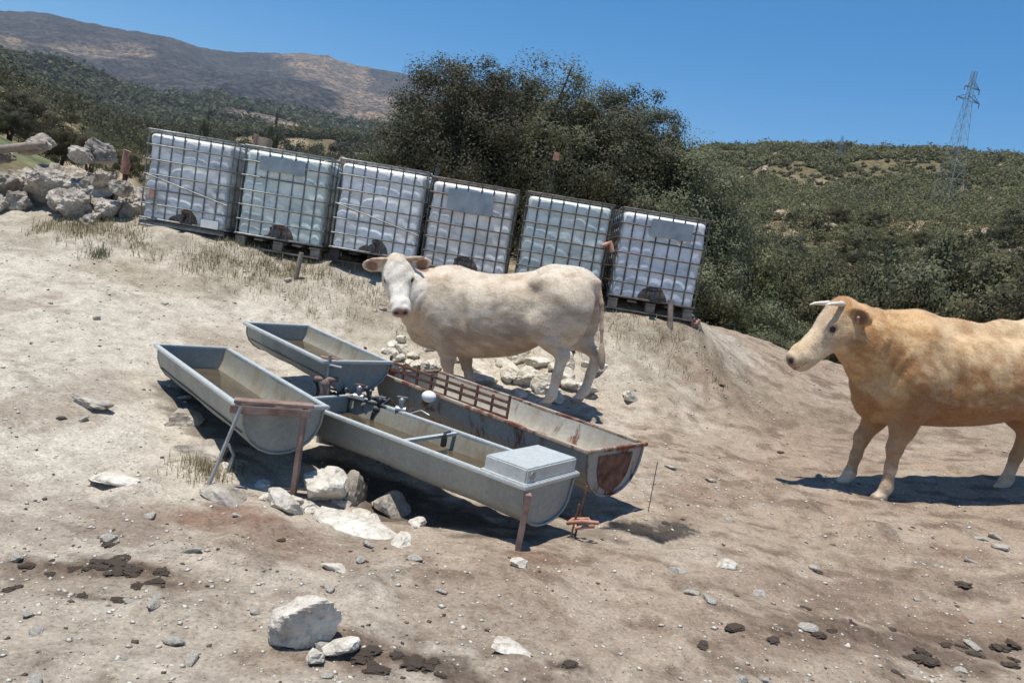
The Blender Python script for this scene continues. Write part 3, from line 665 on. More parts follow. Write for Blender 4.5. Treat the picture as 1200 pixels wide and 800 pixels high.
# ------------------------------------------------------------------ troughs
def u_profile(w, d, style, n=12):
    """half outline rim-left to rim-right, (y, z) with the rim at z=0"""
    pts = []
    if style == 'crease':           # straight sloping panel, crease, then a shallow V-round bottom
        pts = [(-w / 2, 0), (-w / 2 + .02, -d * .42)]
        for k in range(1, n):
            a = math.pi * k / n; pts.append((-(w / 2 - .02) * math.cos(a), -d * .42 - d * .58 * math.sin(a) ** .85))
        pts += [(w / 2 - .02, -d * .42), (w / 2, 0)]
    else:
        for k in range(n + 1):
            a = math.pi * k / n; pts.append((-w / 2 * math.cos(a), -d * math.sin(a) ** .8))
    return pts
def make_trough(p0, p1, w, d, style, label, m_out, m_in, m_end, water, braces=(), tilt=0, lip=.036):
    """p0 far end, p1 near end: rim centre points in the world"""
    p0, p1 = Vector(p0), Vector(p1); L = (p1 - p0).length; yaw = math.atan2(p1.y - p0.y, p1.x - p0.x); pitch = -math.asin((p1.z - p0.z) / L)
    root = empty('drinking_trough', (p0.x, p0.y, p0.z), (tilt, pitch, yaw)); tag(root, label, 'trough', 'metal drinking troughs')
    pr = u_profile(w, d, style); th = .012; n = len(pr)
    def shell(off, name, mat, flip, l0=0, l1=L):
        mb = MB(); q = [(y * (1 - off / (w / 2)), z + (off if z < -.001 else 0) * (1 if z < -.02 else 0)) for y, z in pr]; NS = 14
        vs = []; fs = []
        rs = random.Random(int(L * 1000))
        for s in range(NS + 1):
            x = l0 + (l1 - l0) * s / NS; dent = .006 * math.sin(s * 1.7 + L * 5)
            for y, z in q: vs.append((x, y * (1 + dent * (z > -.05)) , z + .004 * math.sin(s * 1.1 + L)))
        for s in range(NS):
            for k in range(n - 1):
                f = (s * n + k, (s + 1) * n + k, (s + 1) * n + k + 1, s * n + k + 1); fs.append(f[::-1] if flip else f)
        mb.add(vs, fs, True); return mb.build(name, mat, root)
    shell(0, 'shell', m_out, False); shell(th, 'lining', m_in, True, .006, L - .006)
    # rolled rim
    e = MB()
    for s in (-1, 1): e.beam((-.01, s * (w / 2 + lip * .35), .004), (L + .01, s * (w / 2 + lip * .35), .004), lip, .022)
    for x in (-.012, L + .012): e.beam((x, -w / 2 - lip * .8, .006), (x, w / 2 + lip * .8, .006), lip * .8, .024)
    e.build('rim', M['galv_bright'] if m_out is M['galv'] else M['galv_very_rusty'], root, .004)
    for x, nm in ((-.004, 'far'), (L + .004, 'near')):
        mb = MB(); o2 = -1 if nm == 'far' else 1
        vs = [(x, y, z) for y, z in pr] + [(x - o2 * .012, y * .98, z * .97) for y, z in pr]
        mb.add(vs, [tuple(range(n)) if o2 < 0 else tuple(range(n))[::-1], tuple(range(n, 2 * n))[::-1] if o2 < 0 else tuple(range(n, 2 * n))])
        # pressed flange round the plate
        mb.tube([(x + o2 * .006, y * .99, z * .99) for y, z in pr], .008, 6)
        mb.build('end_plate', m_end if nm == 'near' else m_out, root)
    # water surface across the inside, level in the world
    wz = -d * water
    wi = [y for y, z in pr if z <= wz]; hw = (max(abs(min(wi)), abs(max(wi))) if wi else w * .3) - .004
    hw = min(hw + .02, w / 2 - .02)
    mb = MB(); mb.add([(.02, -hw, wz), (L - .02, -hw, wz), (L - .02, hw, wz), (.02, hw, wz)], [(0, 1, 2, 3)]); mb.build('water', M['water'], root)
    for bx in braces:
        mb = MB(); mb.beam((bx, -w / 2, -.002), (bx, w / 2, -.002), .03, .018); mb.build('cross_brace', M['galv_bright'], root)
    return root, L
def at_local(root, p):
    return Matrix.LocRotScale(root.location, root.rotation_euler, None) @ Vector(p)
f_, fL = make_trough((-1.18, 5.14, .335), (.33, 4.10, .325), .50, .245, 'crease', 'grey steel trough nearest the viewer with a raised box cover at its near end', M['galv'], M['galv_in'], M['galv'], .42, (.95,))
# box cover at the near end of the front trough
bc = MB(); bc.box((fL - .135, 0, .056), (.28, .51, .09)); bc.build('box_cover', M['galv_bright'], f_, .008)
bc = MB(); bc.box((fL - .135, 0, .0175), (.30, .54, .010)); bc.build('cover_flange', M['galv_bright'], f_)
bc = MB(); bc.tube([(fL + .004, -.20, .058), (fL + .010, -.20, .058)], .024, 14); bc.build('stamped_badge', M['galv'], f_)
l_, lL = make_trough((-2.37, 5.73, .42), (-1.25, 4.40, .41), .50, .275, 'round', 'rounded grey steel trough lying furthest left', M['galv'], M['galv_in'], M['galv'], .55)
b_, bL = make_trough((-1.89, 6.19, .63), (-1.06, 5.42, .57), .55, .22, 'round', 'dark rounded trough at the back behind the leftmost trough', M['galv'], M['galv_in'], M['galv'], .5)
r_, rL = make_trough((-.76, 6.04, .45), (.757, 4.735, .42), .62, .31, 'round', 'rust stained trough with limescaled inside at the feet of the white cow', M['galv_rust'], M['galv_pale'], M['galv_rust'], .72)
# rust patch on its near end: real paint of rust
mb = MB(); pr = u_profile(.38, .24, 'round'); mb.add([(rL + .011, y, z - .035) for y, z in pr], [tuple(range(len(pr)))[::-1]]); mb.build('rust_patch', M['rust'], r_)

# stands and legs under the troughs (each angle-iron stand is a thing)
def stand(name, label, pts, r, m, cat='leg'):
    mb = MB()
    for a, b in pts: mb.beam(a, b, r, r * .55)
    o = mb.build(name, M[m], None, .002); tag(o, label, cat); return o
c = at_local(f_, (fL + .03, -.265, -.02)); g = Z(c.x, c.y)
stand('angle_post', 'red brown angle iron post at the near corner of the front trough', [((c.x, c.y, g - .12), (c.x + .01, c.y, c.z))], .055, 'rustpaint', 'post')
c2 = at_local(f_, (fL + .05, .24, -.06)); g2 = Z(c2.x, c2.y)
stand('bent_rod', 'thin rusty rod between the box cover and the rusty trough end', [((c2.x + .03, c2.y, g2 - .05), (c2.x + .05, c2.y, g2 + .3)), ((c2.x + .0, c2.y - .04, g2 - .05), (c2.x + .02, c2.y - .04, g2 + .2))], .018, 'rust', 'rod')
wrapo = MB(); wrapo.tube([(0, 0, 0), (.05, -.03, .03), (.1, .02, .02), (.07, .05, .05), (-.02, .03, .04), (-.05, -.02, .03), (.02, -.04, .06), (.12, -.02, .06)], .012, 6)
o = wrapo.build('orange_twine', M['orange']); o.location = (c2.x + .02, c2.y - .05, g2 + .06); tag(o, 'knot of faded orange twine by the near end of the front trough', 'twine')
# bracket between the left trough and the front trough
br = empty('iron_bracket', (-1.2, 4.45, 0)); tag(br, 'rusty angle iron bracket with a flat top bar joining the left and front troughs', 'bracket')
e0 = at_local(l_, (lL, -.27, .02)); e1 = at_local(l_, (lL + .02, .06, .03))
def loc(v): return Vector(v) - Vector((-1.2, 4.45, 0))
m = MB(); m.beam(loc(e0) + Vector((-.03, .0, .02)), loc(e1) + Vector((.12, -.06, .02)), .085, .016); m.beam(loc(e0) + Vector((-.03, -.05, -.02)), loc(e1) + Vector((.12, -.11, -.02)), .012, .045); m.build('top_bar', M['rustpaint'], br, .003)
fx = loc(e1) + Vector((.08, -.10, .0)); m = MB(); m.beam((fx.x, fx.y, Z(-1.15, 4.3) - .12), fx, .045, .03); m.build('leg', M['rustpaint'], br, .003)
fx = loc(e0) + Vector((.03, -.05, .0)); m = MB(); m.beam((fx.x - .12, fx.y - .12, Z(-1.4, 4.1) - .1), fx, .022, .014); m.build('leg', M['greypipe'], br, .002)
m = MB(); m.tube([(0, 0, 0), (.02, .02, .14), (-.02, .02, .2)], .011, 6); o = m.build('bent_pipe', M['greypipe']); o.location = (-1.52, 4.35, Z(-1.52, 4.35) - .04); tag(o, 'short bent grey pipe sticking out of the ground under the left trough', 'pipe')

# plumbing between the troughs
pl = empty('water_pump', (-.95, 5.1, Z(-.95, 5.1))); tag(pl, 'tangle of dark pipes and valves between the front and rusty troughs', 'plumbing')
rs = random.Random(4)
m = MB()
for k in range(7):
    x = -.25 + k * .085; y = .30 - k * .045
    m.tube([(x, y, .0), (x + rs.uniform(-.03, .03), y, .22), (x, y + rs.uniform(-.05, .05), .36 + rs.uniform(-.03, .05))], .013, 7)
m.tube([(-.35, .36, .30), (.0, .2, .36), (.45, -.02, .33)], .016, 8); m.tube([(-.3, .28, .38), (.1, .1, .40), (.4, -.02, .36)], .012, 8)
for k in range(44):
    a = Vector((rs.uniform(-.42, .42), 0, rs.uniform(.22, .42))); a.y = .22 - .45 * a.x + rs.uniform(-.09, .09)
    b = a + Vector(rs.choice([(.09, -.04, 0), (0, 0, .10), (.02, .08, 0), (.05, 0, .05), (-.03, -.02, .09)])); m.tube([a, b], rs.choice([.008, .011, .016]), 7)
    if k % 2: m.ball(b, rs.uniform(.014, .024), 8, 6)
m.build('pipework', M['pipe'], pl)
for k, (x, y, z) in enumerate([(-.05, .2, .40), (.12, .10, .36), (.28, .02, .40), (.2, .1, .30), (-.2, .26, .36)]):
    m = MB(); m.tube([(x - .035, y, z), (x + .035, y, z)], .028, 10); m.tube([(x, y, z), (x, y - .01, z + .06)], .018, 8); m.ball((x, y, z + .065), .024, 10, 6)
    v = m.build('valve', M['black' if k % 2 else 'greypipe'], pl)
    m = MB(); m.box((x, y, z + .09), (.07, .02, .008)); m.build('valve_handle', M['rust' if k == 0 else 'greypipe'], v)
m = MB(); m.tube([(.3, .05, .36), (.42, .02, .42), (.48, .0, .40)], .007, 6); m.build('float_arm', M['greypipe'], pl)
fb = MB(); fb.ball((0, 0, 0), .045, 18, 12, (1.15, 1, .9)); o = fb.build('float_ball', M['white']); o.location = (-.50, 5.18, .46); tag(o, 'white plastic float ball above the dark pipework', 'float')
# red valve stand on the back-left trough
vs_ = empty('valve_stand', (-1.22, 5.22, Z(-1.22, 5.22))); tag(vs_, 'red and grey float valve standing between the back and front troughs', 'valve')
m = MB(); m.tube([(0, 0, 0), (0, 0, .62)], .014, 8); m.tube([(0, 0, .55), (.1, -.03, .55)], .012, 8); m.build('pipe', M['greypipe'], vs_)
m = MB(); m.ball((0, 0, .42), .035, 10, 8, (1, 1, 1.4)); m.tube([(-.08, 0, .44), (.08, 0, .46)], .02, 8); m.box((0, 0, .36), (.06, .05, .08)); m.build('valve_body', M['rustpaint'], vs_, 0)
m = MB(); m.tube([(-.06, 0, .60), (.06, 0, .60)], .008, 6); m.build('valve_handle', M['orange'], vs_)
# rusty guard rail along the rusty trough
gr = empty('guard_rail', (-.9, 5.75, .4)); tag(gr, 'low rusty rail with short uprights along the rear trough rims', 'rail')
A = Vector((-.34, .26, .17)); B = Vector((.95, -.52, .10))
for off in (0, -.05, -.11):
    m = MB(); m.beam(A + Vector((0, 0, off)), B + Vector((0, 0, off)), .02, .02); m.build('rail', M['rust'], gr, .002)
for k in range(12):
    q = A.lerp(B, k / 11); m = MB(); m.beam(q + Vector((0, 0, -.26)), q + Vector((0, 0, .02 + .03 * (k % 2))), .02, .02); m.build('upright', M['rust'], gr)
# clamp and rod inside the front trough
cl = empty('trough_clamp', at_local(f_, (.98, .10, -.02))); tag(cl, 'small black clamp hanging on the cross brace of the front trough', 'clamp')
m = MB(); m.box((0, 0, -.01), (.035, .05, .06)); m.tube([(0, 0, .0), (0, 0, .05)], .012, 8); m.build('jaw', M['black'], cl, .004)
m = MB(); m.tube([(0, 0, .045), (.03, .03, .05)], .007, 6); m.build('lever', M['black'], cl)
m = MB(); m.tube([(0, 0, -.1), (.0, 0, .34)], .0028, 6); o = m.build('thin_rod', M['pipe']); o.location = (1.08, 4.98, Z(1.08, 4.98)); tag(o, 'thin upright wire rod just right of the rusty trough end', 'rod')
# ------------------------------------------------------------------ cattle: one continuous body surface from blended volumes
class Field:
    def __init__(s, lo, hi, h):
        s.h = h; s.lo = np.array(lo, float); s.n = np.ceil((np.array(hi) - s.lo) / h).astype(int) + 1
        s.F = np.ones(s.n, np.float32) * .5
        s.ax = [s.lo[i] + h * np.arange(s.n[i]) for i in range(3)]
    def _sub(s, lo, hi):
        a = np.clip(np.floor((lo - s.lo) / s.h).astype(int), 0, s.n); b = np.clip(np.ceil((hi - s.lo) / s.h).astype(int) + 1, 0, s.n)
        sl = tuple(slice(a[i], b[i]) for i in range(3))
        X, Y, Zz = np.meshgrid(*[s.ax[i][sl[i]] for i in range(3)], indexing='ij')
        return sl, X, Y, Zz
    def _blend(s, sl, d, k, sub=False):
        A = s.F[sl]
        if sub:
            d = -d; hh = np.maximum(k - np.abs(A - d), 0) / k; s.F[sl] = np.maximum(A, d) + hh * hh * k * .25
        else:
            hh = np.maximum(k - np.abs(A - d), 0) / k; s.F[sl] = np.minimum(A, d) - hh * hh * k * .25
    def caps(s, a, b, ra, rb, k=.05, sub=False, fl=1.0):
        a, b = np.array(a, float), np.array(b, float); m = max(ra, rb) + k * 1.5 + .03
        sl, X, Y, Zz = s._sub(np.minimum(a, b) - m, np.maximum(a, b) + m)
        ab = b - a; L2 = (ab ** 2).sum() + 1e-9
        t = np.clip(((X - a[0]) * ab[0] + (Y - a[1]) * ab[1] + (Zz - a[2]) * ab[2]) / L2, 0, 1)
        d = np.sqrt((X - a[0] - t * ab[0]) ** 2 + ((Y - a[1] - t * ab[1]) / fl) ** 2 + (Zz - a[2] - t * ab[2]) ** 2) - (ra + (rb - ra) * t)
        s._blend(sl, d, k, sub)
    def ell(s, c, r, k=.08, rot=None, sub=False):
        c = np.array(c, float); r = np.array(r, float); m = r.max() + k * 1.5 + .02
        sl, X, Y, Zz = s._sub(c - m, c + m)
        Q = np.stack([X - c[0], Y - c[1], Zz - c[2]], -1)
        if rot is not None: Q = Q @ np.array(rot)
        k0 = np.sqrt(((Q / r) ** 2).sum(-1)); k1 = np.sqrt(((Q / (r * r)) ** 2).sum(-1)) + 1e-9
        s._blend(sl, k0 * (k0 - 1) / k1, k, sub)
    def chain(s, pts, rs, k=.04, fl=1.0):
        for i in range(len(pts) - 1): s.caps(pts[i], pts[i + 1], rs[i], rs[i + 1], k, fl=fl)
    def mesh(s, smooth=2):
        F = s.F; ins = F < 0; n = F.shape
        c = np.zeros(tuple(k - 1 for k in n), np.int8)
        S = [(i, j, k) for i in (0, 1) for j in (0, 1) for k in (0, 1)]
        v = {}
        for q in S:
            v[q] = F[q[0]:n[0] - 1 + q[0], q[1]:n[1] - 1 + q[1], q[2]:n[2] - 1 + q[2]]; c += (v[q] < 0)
        act = (c > 0) & (c < 8); idx = -np.ones(act.shape, np.int64); I = np.argwhere(act); idx[act] = np.arange(len(I))
        P = np.zeros((len(I), 3)); cnt = np.zeros(len(I))
        val = {q: v[q][act] for q in S}
        for q in S:
            for d in range(3):
                if q[d] == 0:
                    q2 = list(q); q2[d] = 1; q2 = tuple(q2); a = val[q]; b = val[q2]; cr = (a < 0) != (b < 0)
                    t = np.where(cr, a / np.where(cr, a - b, 1), 0); pt = np.array(q, float)[None] + np.zeros((len(I), 3)); pt[:, d] = t
                    P += pt * cr[:, None]; cnt += cr
        P = I + P / cnt[:, None]; V = s.lo + P * s.h
        Q = []
        for d in range(3):
            a1, a2 = (d + 1) % 3, (d + 2) % 3
            sl0 = [slice(None)] * 3; sl1 = [slice(None)] * 3; sl0[d] = slice(0, n[d] - 1); sl1[d] = slice(1, n[d])
            A = ins[tuple(sl0)]; B = ins[tuple(sl1)]; E = np.argwhere(A != B)
            ok = (E[:, a1] > 0) & (E[:, a2] > 0) & (E[:, a1] < n[a1] - 1) & (E[:, a2] < n[a2] - 1); E = E[ok]
            def g(o1, o2):
                e = E.copy(); e[:, a1] -= o1; e[:, a2] -= o2; return idx[e[:, 0], e[:, 1], e[:, 2]]
            q = np.stack([g(1, 1), g(0, 1), g(0, 0), g(1, 0)], 1); fl = ~A[E[:, 0], E[:, 1], E[:, 2]]; q[fl] = q[fl][:, ::-1]; Q.append(q)
        Q = np.concatenate(Q)
        for _ in range(smooth):
            S_ = np.zeros_like(V); C_ = np.zeros(len(V))
            for a in range(4):
                i, j = Q[:, a], Q[:, (a + 1) % 4]; np.add.at(S_, i, V[j]); np.add.at(C_, i, 1)
            V = V * .5 + .5 * S_ / np.maximum(C_, 1)[:, None]
        return V, Q
def frame(dirv, up=(0, 0, 1)):
    x = Vector(dirv).normalized(); y = Vector(up).cross(x).normalized(); z = x.cross(y)
    return np.array([[x.x, y.x, z.x], [x.y, y.y, z.y], [x.z, y.z, z.z]])
def make_cow(name, label, loc, yaw, pitch, fore, hind, poll, hdir, hup, coat, hs=1.0, horns='short', tailpts=None, seed=1, earlift=0.0, neck=None, tagcol=None, bel=0.0, face=(.80, .75, .66), famt=.92, back=1.195, ears=1.0, elb=.50):
    """fore/hind: per side (left, right) knee/hock and foot points; local +x is forward, +y the animal's left"""
    fd = Field((-1.15, -.75, -.06), (1.75, 1.25, 1.78), .0125)
    # trunk
    fd.ell((-.02, 0, .945), (.72, .30, .31), .08)
    fd.ell((.02, 0, .83 - bel * .5), (.50, .31, .29 + bel * .5), .12, frame((1, 0, -.06))); fd.ell((.35, 0, .80 - bel * .5), (.40, .24, .26 + bel * .5), .12)
    fd.ell((.46, 0, .96), (.36, .25, .35), .1)
    for s in (1, -1):
        fd.ell((.50, s * .17, .98), (.19, .13, .32), .07, frame((1, 0, .35)))
        fd.ell((-.62, s * .17, 1.0), (.23, .145, .30), .07)
        fd.ell((-.42, s * .185, 1.20), (.10, .07, .06), .13)      # hook bone
        fd.ell((-.80, s * .10, 1.20), (.07, .045, .05), .07)     # pin bone
        fd.ell((.02, s * .19, .98), (.42, .12, .22), .08)
    fd.ell((.40, 0, 1.24), (.26, .09, .09), .12)
    fd.chain([(.45, 0, 1.25), (.15, 0, back), (-.2, 0, back + .01), (-.48, 0, 1.275), (-.74, 0, 1.26)], [.075, .07, .075, .085, .065], .09, 1.0)
    fd.ell((-.62, 0, 1.10), (.26, .24, .24), .1)
    fd.ell((.70, 0, .82), (.17, .16, .22), .12)
    fd.ell((.60, 0, .68), (.20, .10, .10), .1)
    for s in (1, -1):
        fd.ell((.25, s * .385, .92), (.045, .11, .26), .06, None, True)
        fd.ell((-.36, s * .37, .90), (.04, .11, .22), .06, None, True)
    # flank fold, udder
    for s in (1, -1): fd.ell((-.38, s * .22, .82), (.14, .04, .16), .1)
    fd.ell((-.52, 0, .68), (.15, .12, .09), .08)
    # forelegs
    for s, (kn, ft) in zip((1, -1), fore):
        kn = np.array(kn, float); ft = np.array(ft, float); el = np.array((elb, s * .17, .74))
        fd.chain([(.50, s * .17, .92), el, el * .45 + kn * .55 + np.array((.0, 0, .0)), kn], [.15, .112, .074, .058], .07)
        fd.ell(kn + np.array((.008, 0, 0)), (.047, .046, .056), .03)
        an = kn * .22 + ft * .78 + np.array((-.01, 0, .03))
        fd.chain([kn, kn * .5 + an * .5, an], [.052, .041, .041], .03)
        fd.ell(an, (.044, .044, .042), .03)
        fd.chain([an, ft + np.array((.015, 0, .045))], [.036, .046], .025)
        for q in (-.024, .024): fd.ell(ft + np.array((.03, q, .028)), (.058, .028, .038), .012)
    # hindlegs
    for s, (hk, ft) in zip((1, -1), hind):
        hk = np.array(hk, float); ft = np.array(ft, float); st = np.array((-.47, s * .19, .80)) + np.array(((hk[0] + .78) * .3, 0, 0))
        fd.chain([(-.62, s * .15, 1.0), st], [.20, .125], .1)
        fd.ell((-.68 + (hk[0] + .78) * .3, s * .16, .84), (.17, .11, .26), .1)
        fd.chain([st + np.array((-.05, 0, -.02)), st * .4 + hk * .6 + np.array((.02, 0, .02)), hk], [.13, .076, .052], .08)
        fd.ell(hk + np.array((-.018, 0, .015)), (.050, .038, .065), .03)
        an = hk * .2 + ft * .8 + np.array((-.015, 0, .03))
        fd.chain([hk, hk * .5 + an * .5, an], [.054, .043, .042], .03)
        fd.ell(an, (.044, .044, .042), .03)
        fd.chain([an, ft + np.array((.015, 0, .045))], [.037, .046], .025)
        for q in (-.024, .024): fd.ell(ft + np.array((.03, q, .028)), (.058, .028, .038), .012)
    # tail
    tp = tailpts or [(-.80, 0, 1.27), (-.88, 0, 1.20), (-.91, .0, 1.0), (-.92, .01, .75), (-.92, .02, .58)]
    fd.chain(tp, [.04, .03, .022, .017, .016], .025)
    e = np.array(tp[-1]); fd.ell(e + np.array((0, 0, -.10)), (.034, .034, .13), .02)
    # head frame
    H = frame(hdir, hup); po = np.array(poll, float)
    def hp(x, y, z): return po + H @ (np.array((x, y, z)) * hs)
    # neck with crest and dewlap
    nb = np.array((.52, 0, 1.10)); ne = hp(.03, 0, -.09)
    nm = np.array(neck) if neck is not None else nb * .5 + ne * .5
    fd.chain([nb, nm, ne], [.25, .20, .135], .12)
    fd.chain([(.40, 0, 1.24), nm + np.array((0, 0, .09)), hp(-.03, 0, -.03)], [.10, .085, .07], .1)
    jw = hp(.10, 0, -.19)
    fd.chain([(.70, 0, .80), nm * .75 + np.array((.72, 0, .8)) * .25 + np.array((0, 0, -.13)), jw * .6 + nm * .4 + np.array((0, 0, -.04)), jw], [.13, .09, .07, .06], .1)
    # skull
    E = lambda c, r, k=.03, rot=None, sub=False: fd.ell(hp(*c), np.array(r) * hs, k, H if rot is None else rot, sub)
    Cc = lambda a, b, ra, rb, k=.03, sub=False: fd.caps(hp(*a), hp(*b), ra * hs, rb * hs, k, sub)
    E((.06, 0, -.07), (.13, .098, .10), .05)
    E((.09, 0, -.045), (.12, .088, .055), .04)
    Cc((.12, 0, -.085), (.36, 0, -.10), .088, .066, .04)
    E((.395, 0, -.115), (.072, .082, .084), .04)
    E((.445, 0, -.112), (.044, .074, .068), .025)
    Cc((.06, .05, -.15), (.34, .022, -.165), .066, .040, .04); Cc((.06, -.05, -.165), (.34, -.022, -.165), .066, .040, .04)
    Cc((.30, 0, -.155), (.41, 0, -.15), .036, .034, .02)
    for s in (1, -1):
        E((.135, s * .082, -.045), (.045, .026, .024), .03)
        E((.10, s * .075, -.14), (.085, .040, .08), .04)
        E((.150, s * .100, -.068), (.024, .012, .020), .012, None, True)
        E((.465, s * .036, -.085), (.016, .012, .011), .01, None, True)
        # ears
        u = Vector((-.25, s * 1.0, -.18 + earlift)).normalized(); nn = Vector((.75, s * .1, .45)); zz_ = (nn - u * nn.dot(u)).normalized(); xx_ = u.cross(zz_)
        Er = H @ np.array([[u.x, xx_.x, zz_.x], [u.y, xx_.y, zz_.y], [u.z, xx_.z, zz_.z]])
        cE = np.array((-.005, s * .10, -.045)) + np.array(u) * .085
        fd.caps(hp(.0, s * .08, -.045), hp(*(np.array((-.005, s * .10, -.045)) + np.array(u) * .05)), .028 * hs, .024 * hs, .03)
        fd.ell(hp(*cE), np.array((.115, .072, .022)) * hs * ears, .02, Er)
        fd.ell(hp(*(cE + np.array(zz_) * .022)), np.array((.09, .052, .018)) * hs * ears, .01, Er, True)
    E((-.01, 0, .0), (.055, .06, .035), .04)
    E((.40, 0, -.178), (.05, .045, .03), .03)
    E((.43, 0, -.145), (.06, .09, .005), .006, None, True)   # mouth line
    V, Q = fd.mesh(2)
    # loose skin: shallow folds on the neck and brisket, faint ribs on the barrel
    N_ = V - np.array([0, 0, .95]); N_[:, 0] *= .15; N_ /= np.linalg.norm(N_, axis=1)[:, None] + 1e-6
    rib = np.sin(V[:, 0] * 48 + V[:, 2] * 9) * sstep(-.25, -.05, V[:, 0]) * (1 - sstep(.2, .35, V[:, 0])) * sstep(.65, .8, V[:, 2]) * (1 - sstep(1.05, 1.18, V[:, 2])) * .0028
    fold = np.sin((V[:, 0] + .6 * V[:, 2]) * 60 + 5 * fbm(V[:, 0] / .2, V[:, 2] / .2, 2)) * sstep(.5, .65, V[:, 0]) * (1 - sstep(.85, 1.0, V[:, 0])) * sstep(.6, .7, V[:, 2]) * .0035
    lump = fbm(V[:, 0] / .16 + seed, V[:, 2] / .16 + V[:, 1], 3) * .012 * sstep(.55, .7, V[:, 2]) * (1 - sstep(.85, 1.0, V[:, 0]))
    V = V + N_ * (rib + fold + lump)[:, None]
    nz = fbm(V[:, 0] / .3 + seed, V[:, 2] / .3 + V[:, 1] * 2, 4); nz2 = fbm(V[:, 0] / .12 + seed * 3, V[:, 2] / .16 + V[:, 1] * 3, 4)
    ft_all = [f for _, f in list(fore) + list(hind)]
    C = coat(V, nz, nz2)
    def near(p, r, soft, colr, amt=1):
        nonlocal C
        a = (1 - sstep(r, r + soft, np.linalg.norm(V - p, axis=1)))[:, None] * amt; C = C * (1 - a) + np.array(colr) * a
    near(hp(.20, 0, -.05), .17 * hs, .09, face, famt); near(hp(.34, 0, -.11), .13 * hs, .06, face, famt)
    for s in (1, -1):
        u = Vector((-.25, s * 1.0, -.18 + earlift)).normalized()
        nn = Vector((.75, s * .1, .45)); zz_ = (nn - u * nn.dot(u)).normalized()
        cE = np.array((-.005, s * .10, -.045)) + np.array(u) * .095
        near(hp(*(cE + np.array(zz_) * .045)), .052 * hs, .02, (.24, .12, .075), .85)
        near(hp(.15, s * .10, -.068), .022 * hs, .016, (.30, .20, .16), .7)
    near(hp(.485, 0, -.10), .050 * hs, .035, (.34, .19, .145), .85); near(hp(.49, 0, -.085), .018 * hs, .02, (.16, .085, .06), .6)
    for s in (1, -1): near(hp(.480, s * .036, -.085), .017 * hs, .008, (.05, .03, .025), .9)
    for f in ft_all:
        d = np.linalg.norm((V - np.array(f))[:, :2], axis=1); a = ((1 - sstep(.045, .06, V[:, 2] - f[2])) * (d < .14))[:, None]
        C = C * (1 - a * .8) + np.array((.20, .155, .115)) * a * .8
    me = mesh_np('body', V, Q, True, C)
    root = empty(name, loc, (0, pitch, yaw)); tag(root, label, 'cow', 'cattle')
    link('body', me, M['coat'], root)
    # short coat: fine hairs lying back along the body
    r = np.random.default_rng(seed); A_, B_, D_ = V[Q[:, 0]], V[Q[:, 1]], V[Q[:, 3]]
    fn = np.cross(B_ - A_, D_ - A_); ar = np.linalg.norm(fn, axis=1); fn /= ar[:, None] + 1e-12
    ids = r.choice(len(Q), 110000, p=ar / ar.sum()); u1, u2 = r.random((2, 110000, 1))
    p0 = A_[ids] + (B_ - A_)[ids] * u1 + (D_ - A_)[ids] * u2; n_ = fn[ids]
    comb = np.array([-.75, 0, -.6]) + r.normal(size=(len(ids), 3)) * .35 + .5 * np.stack([fbm(p0[:, 0] / .2, p0[:, 2] / .2, 2), 0 * u1[:, 0], fbm(p0[:, 0] / .2 + 9, p0[:, 2] / .2, 2)], 1)
    comb -= n_ * (comb * n_).sum(1)[:, None]; comb /= np.linalg.norm(comb, axis=1)[:, None] + 1e-9
    sd = np.cross(comb, n_); ln = r.uniform(.010, .022, (len(ids), 1)) * np.where(p0[:, 2:3] > .5, 1, .6) * np.where(np.linalg.norm(p0 - hp(.47, 0, -.1), axis=1)[:, None] < .1 * hs, .2, 1)
    tip = p0 + comb * ln * .92 + n_ * ln * .38; p0 = p0 - n_ * .002
    Vh = np.stack([p0 - sd * .0011, p0 + sd * .0011, tip], 1).reshape(-1, 3); ch = np.repeat(C[Q[ids, 0]] * r.uniform(.78, 1.2, (len(ids), 1)), 3, 0)
    link('hair', mesh_np('hair', Vh, np.arange(len(Vh)).reshape(-1, 3), False, ch), M['coat'], root)
    for s in (1, -1):
        mb = MB(); c = hp(.147, s * .090, -.068); mb.ball(c, .0205 * hs, 14, 10); mb.build('eye', M['eye'], root)
        base = np.array((-.015, s * .055, -.0)); m = MB()
        if horns == 'short': pts = [base, base + (-.0, s * .06, .015), base + (.01, s * .12, .03), base + (.03, s * .15, .06)]; rr = [.026, .022, .016, .006]
        else: pts = [base, base + (.02, s * .04, .03), base + (.055, s * .06, .055), base + (.09, s * .065, .08), base + (.125, s * .06, .095)]; rr = [.022, .019, .015, .010, .003]
        m.tube([hp(*p) for p in pts], [k * hs for k in rr], 10); m.build('horn', M['hornbrown' if horns == 'short' else 'horn'], root)
    if tagcol:
        u = Vector((-.25, tagcol, -.18 + earlift)).normalized(); nn = Vector((.75, tagcol * .1, .45)); zz_ = (nn - u * nn.dot(u)).normalized()
        p = hp(*(np.array((-.005, tagcol * .10, -.045)) + np.array(u) * .09 + np.array(zz_) * .03)); m = MB(); m.ball(p, .013, 8, 6); m.tube([p, p + np.array((0, 0, -.035))], .012, 4); m.build('ear_tag', M['orange'], root)
    return root
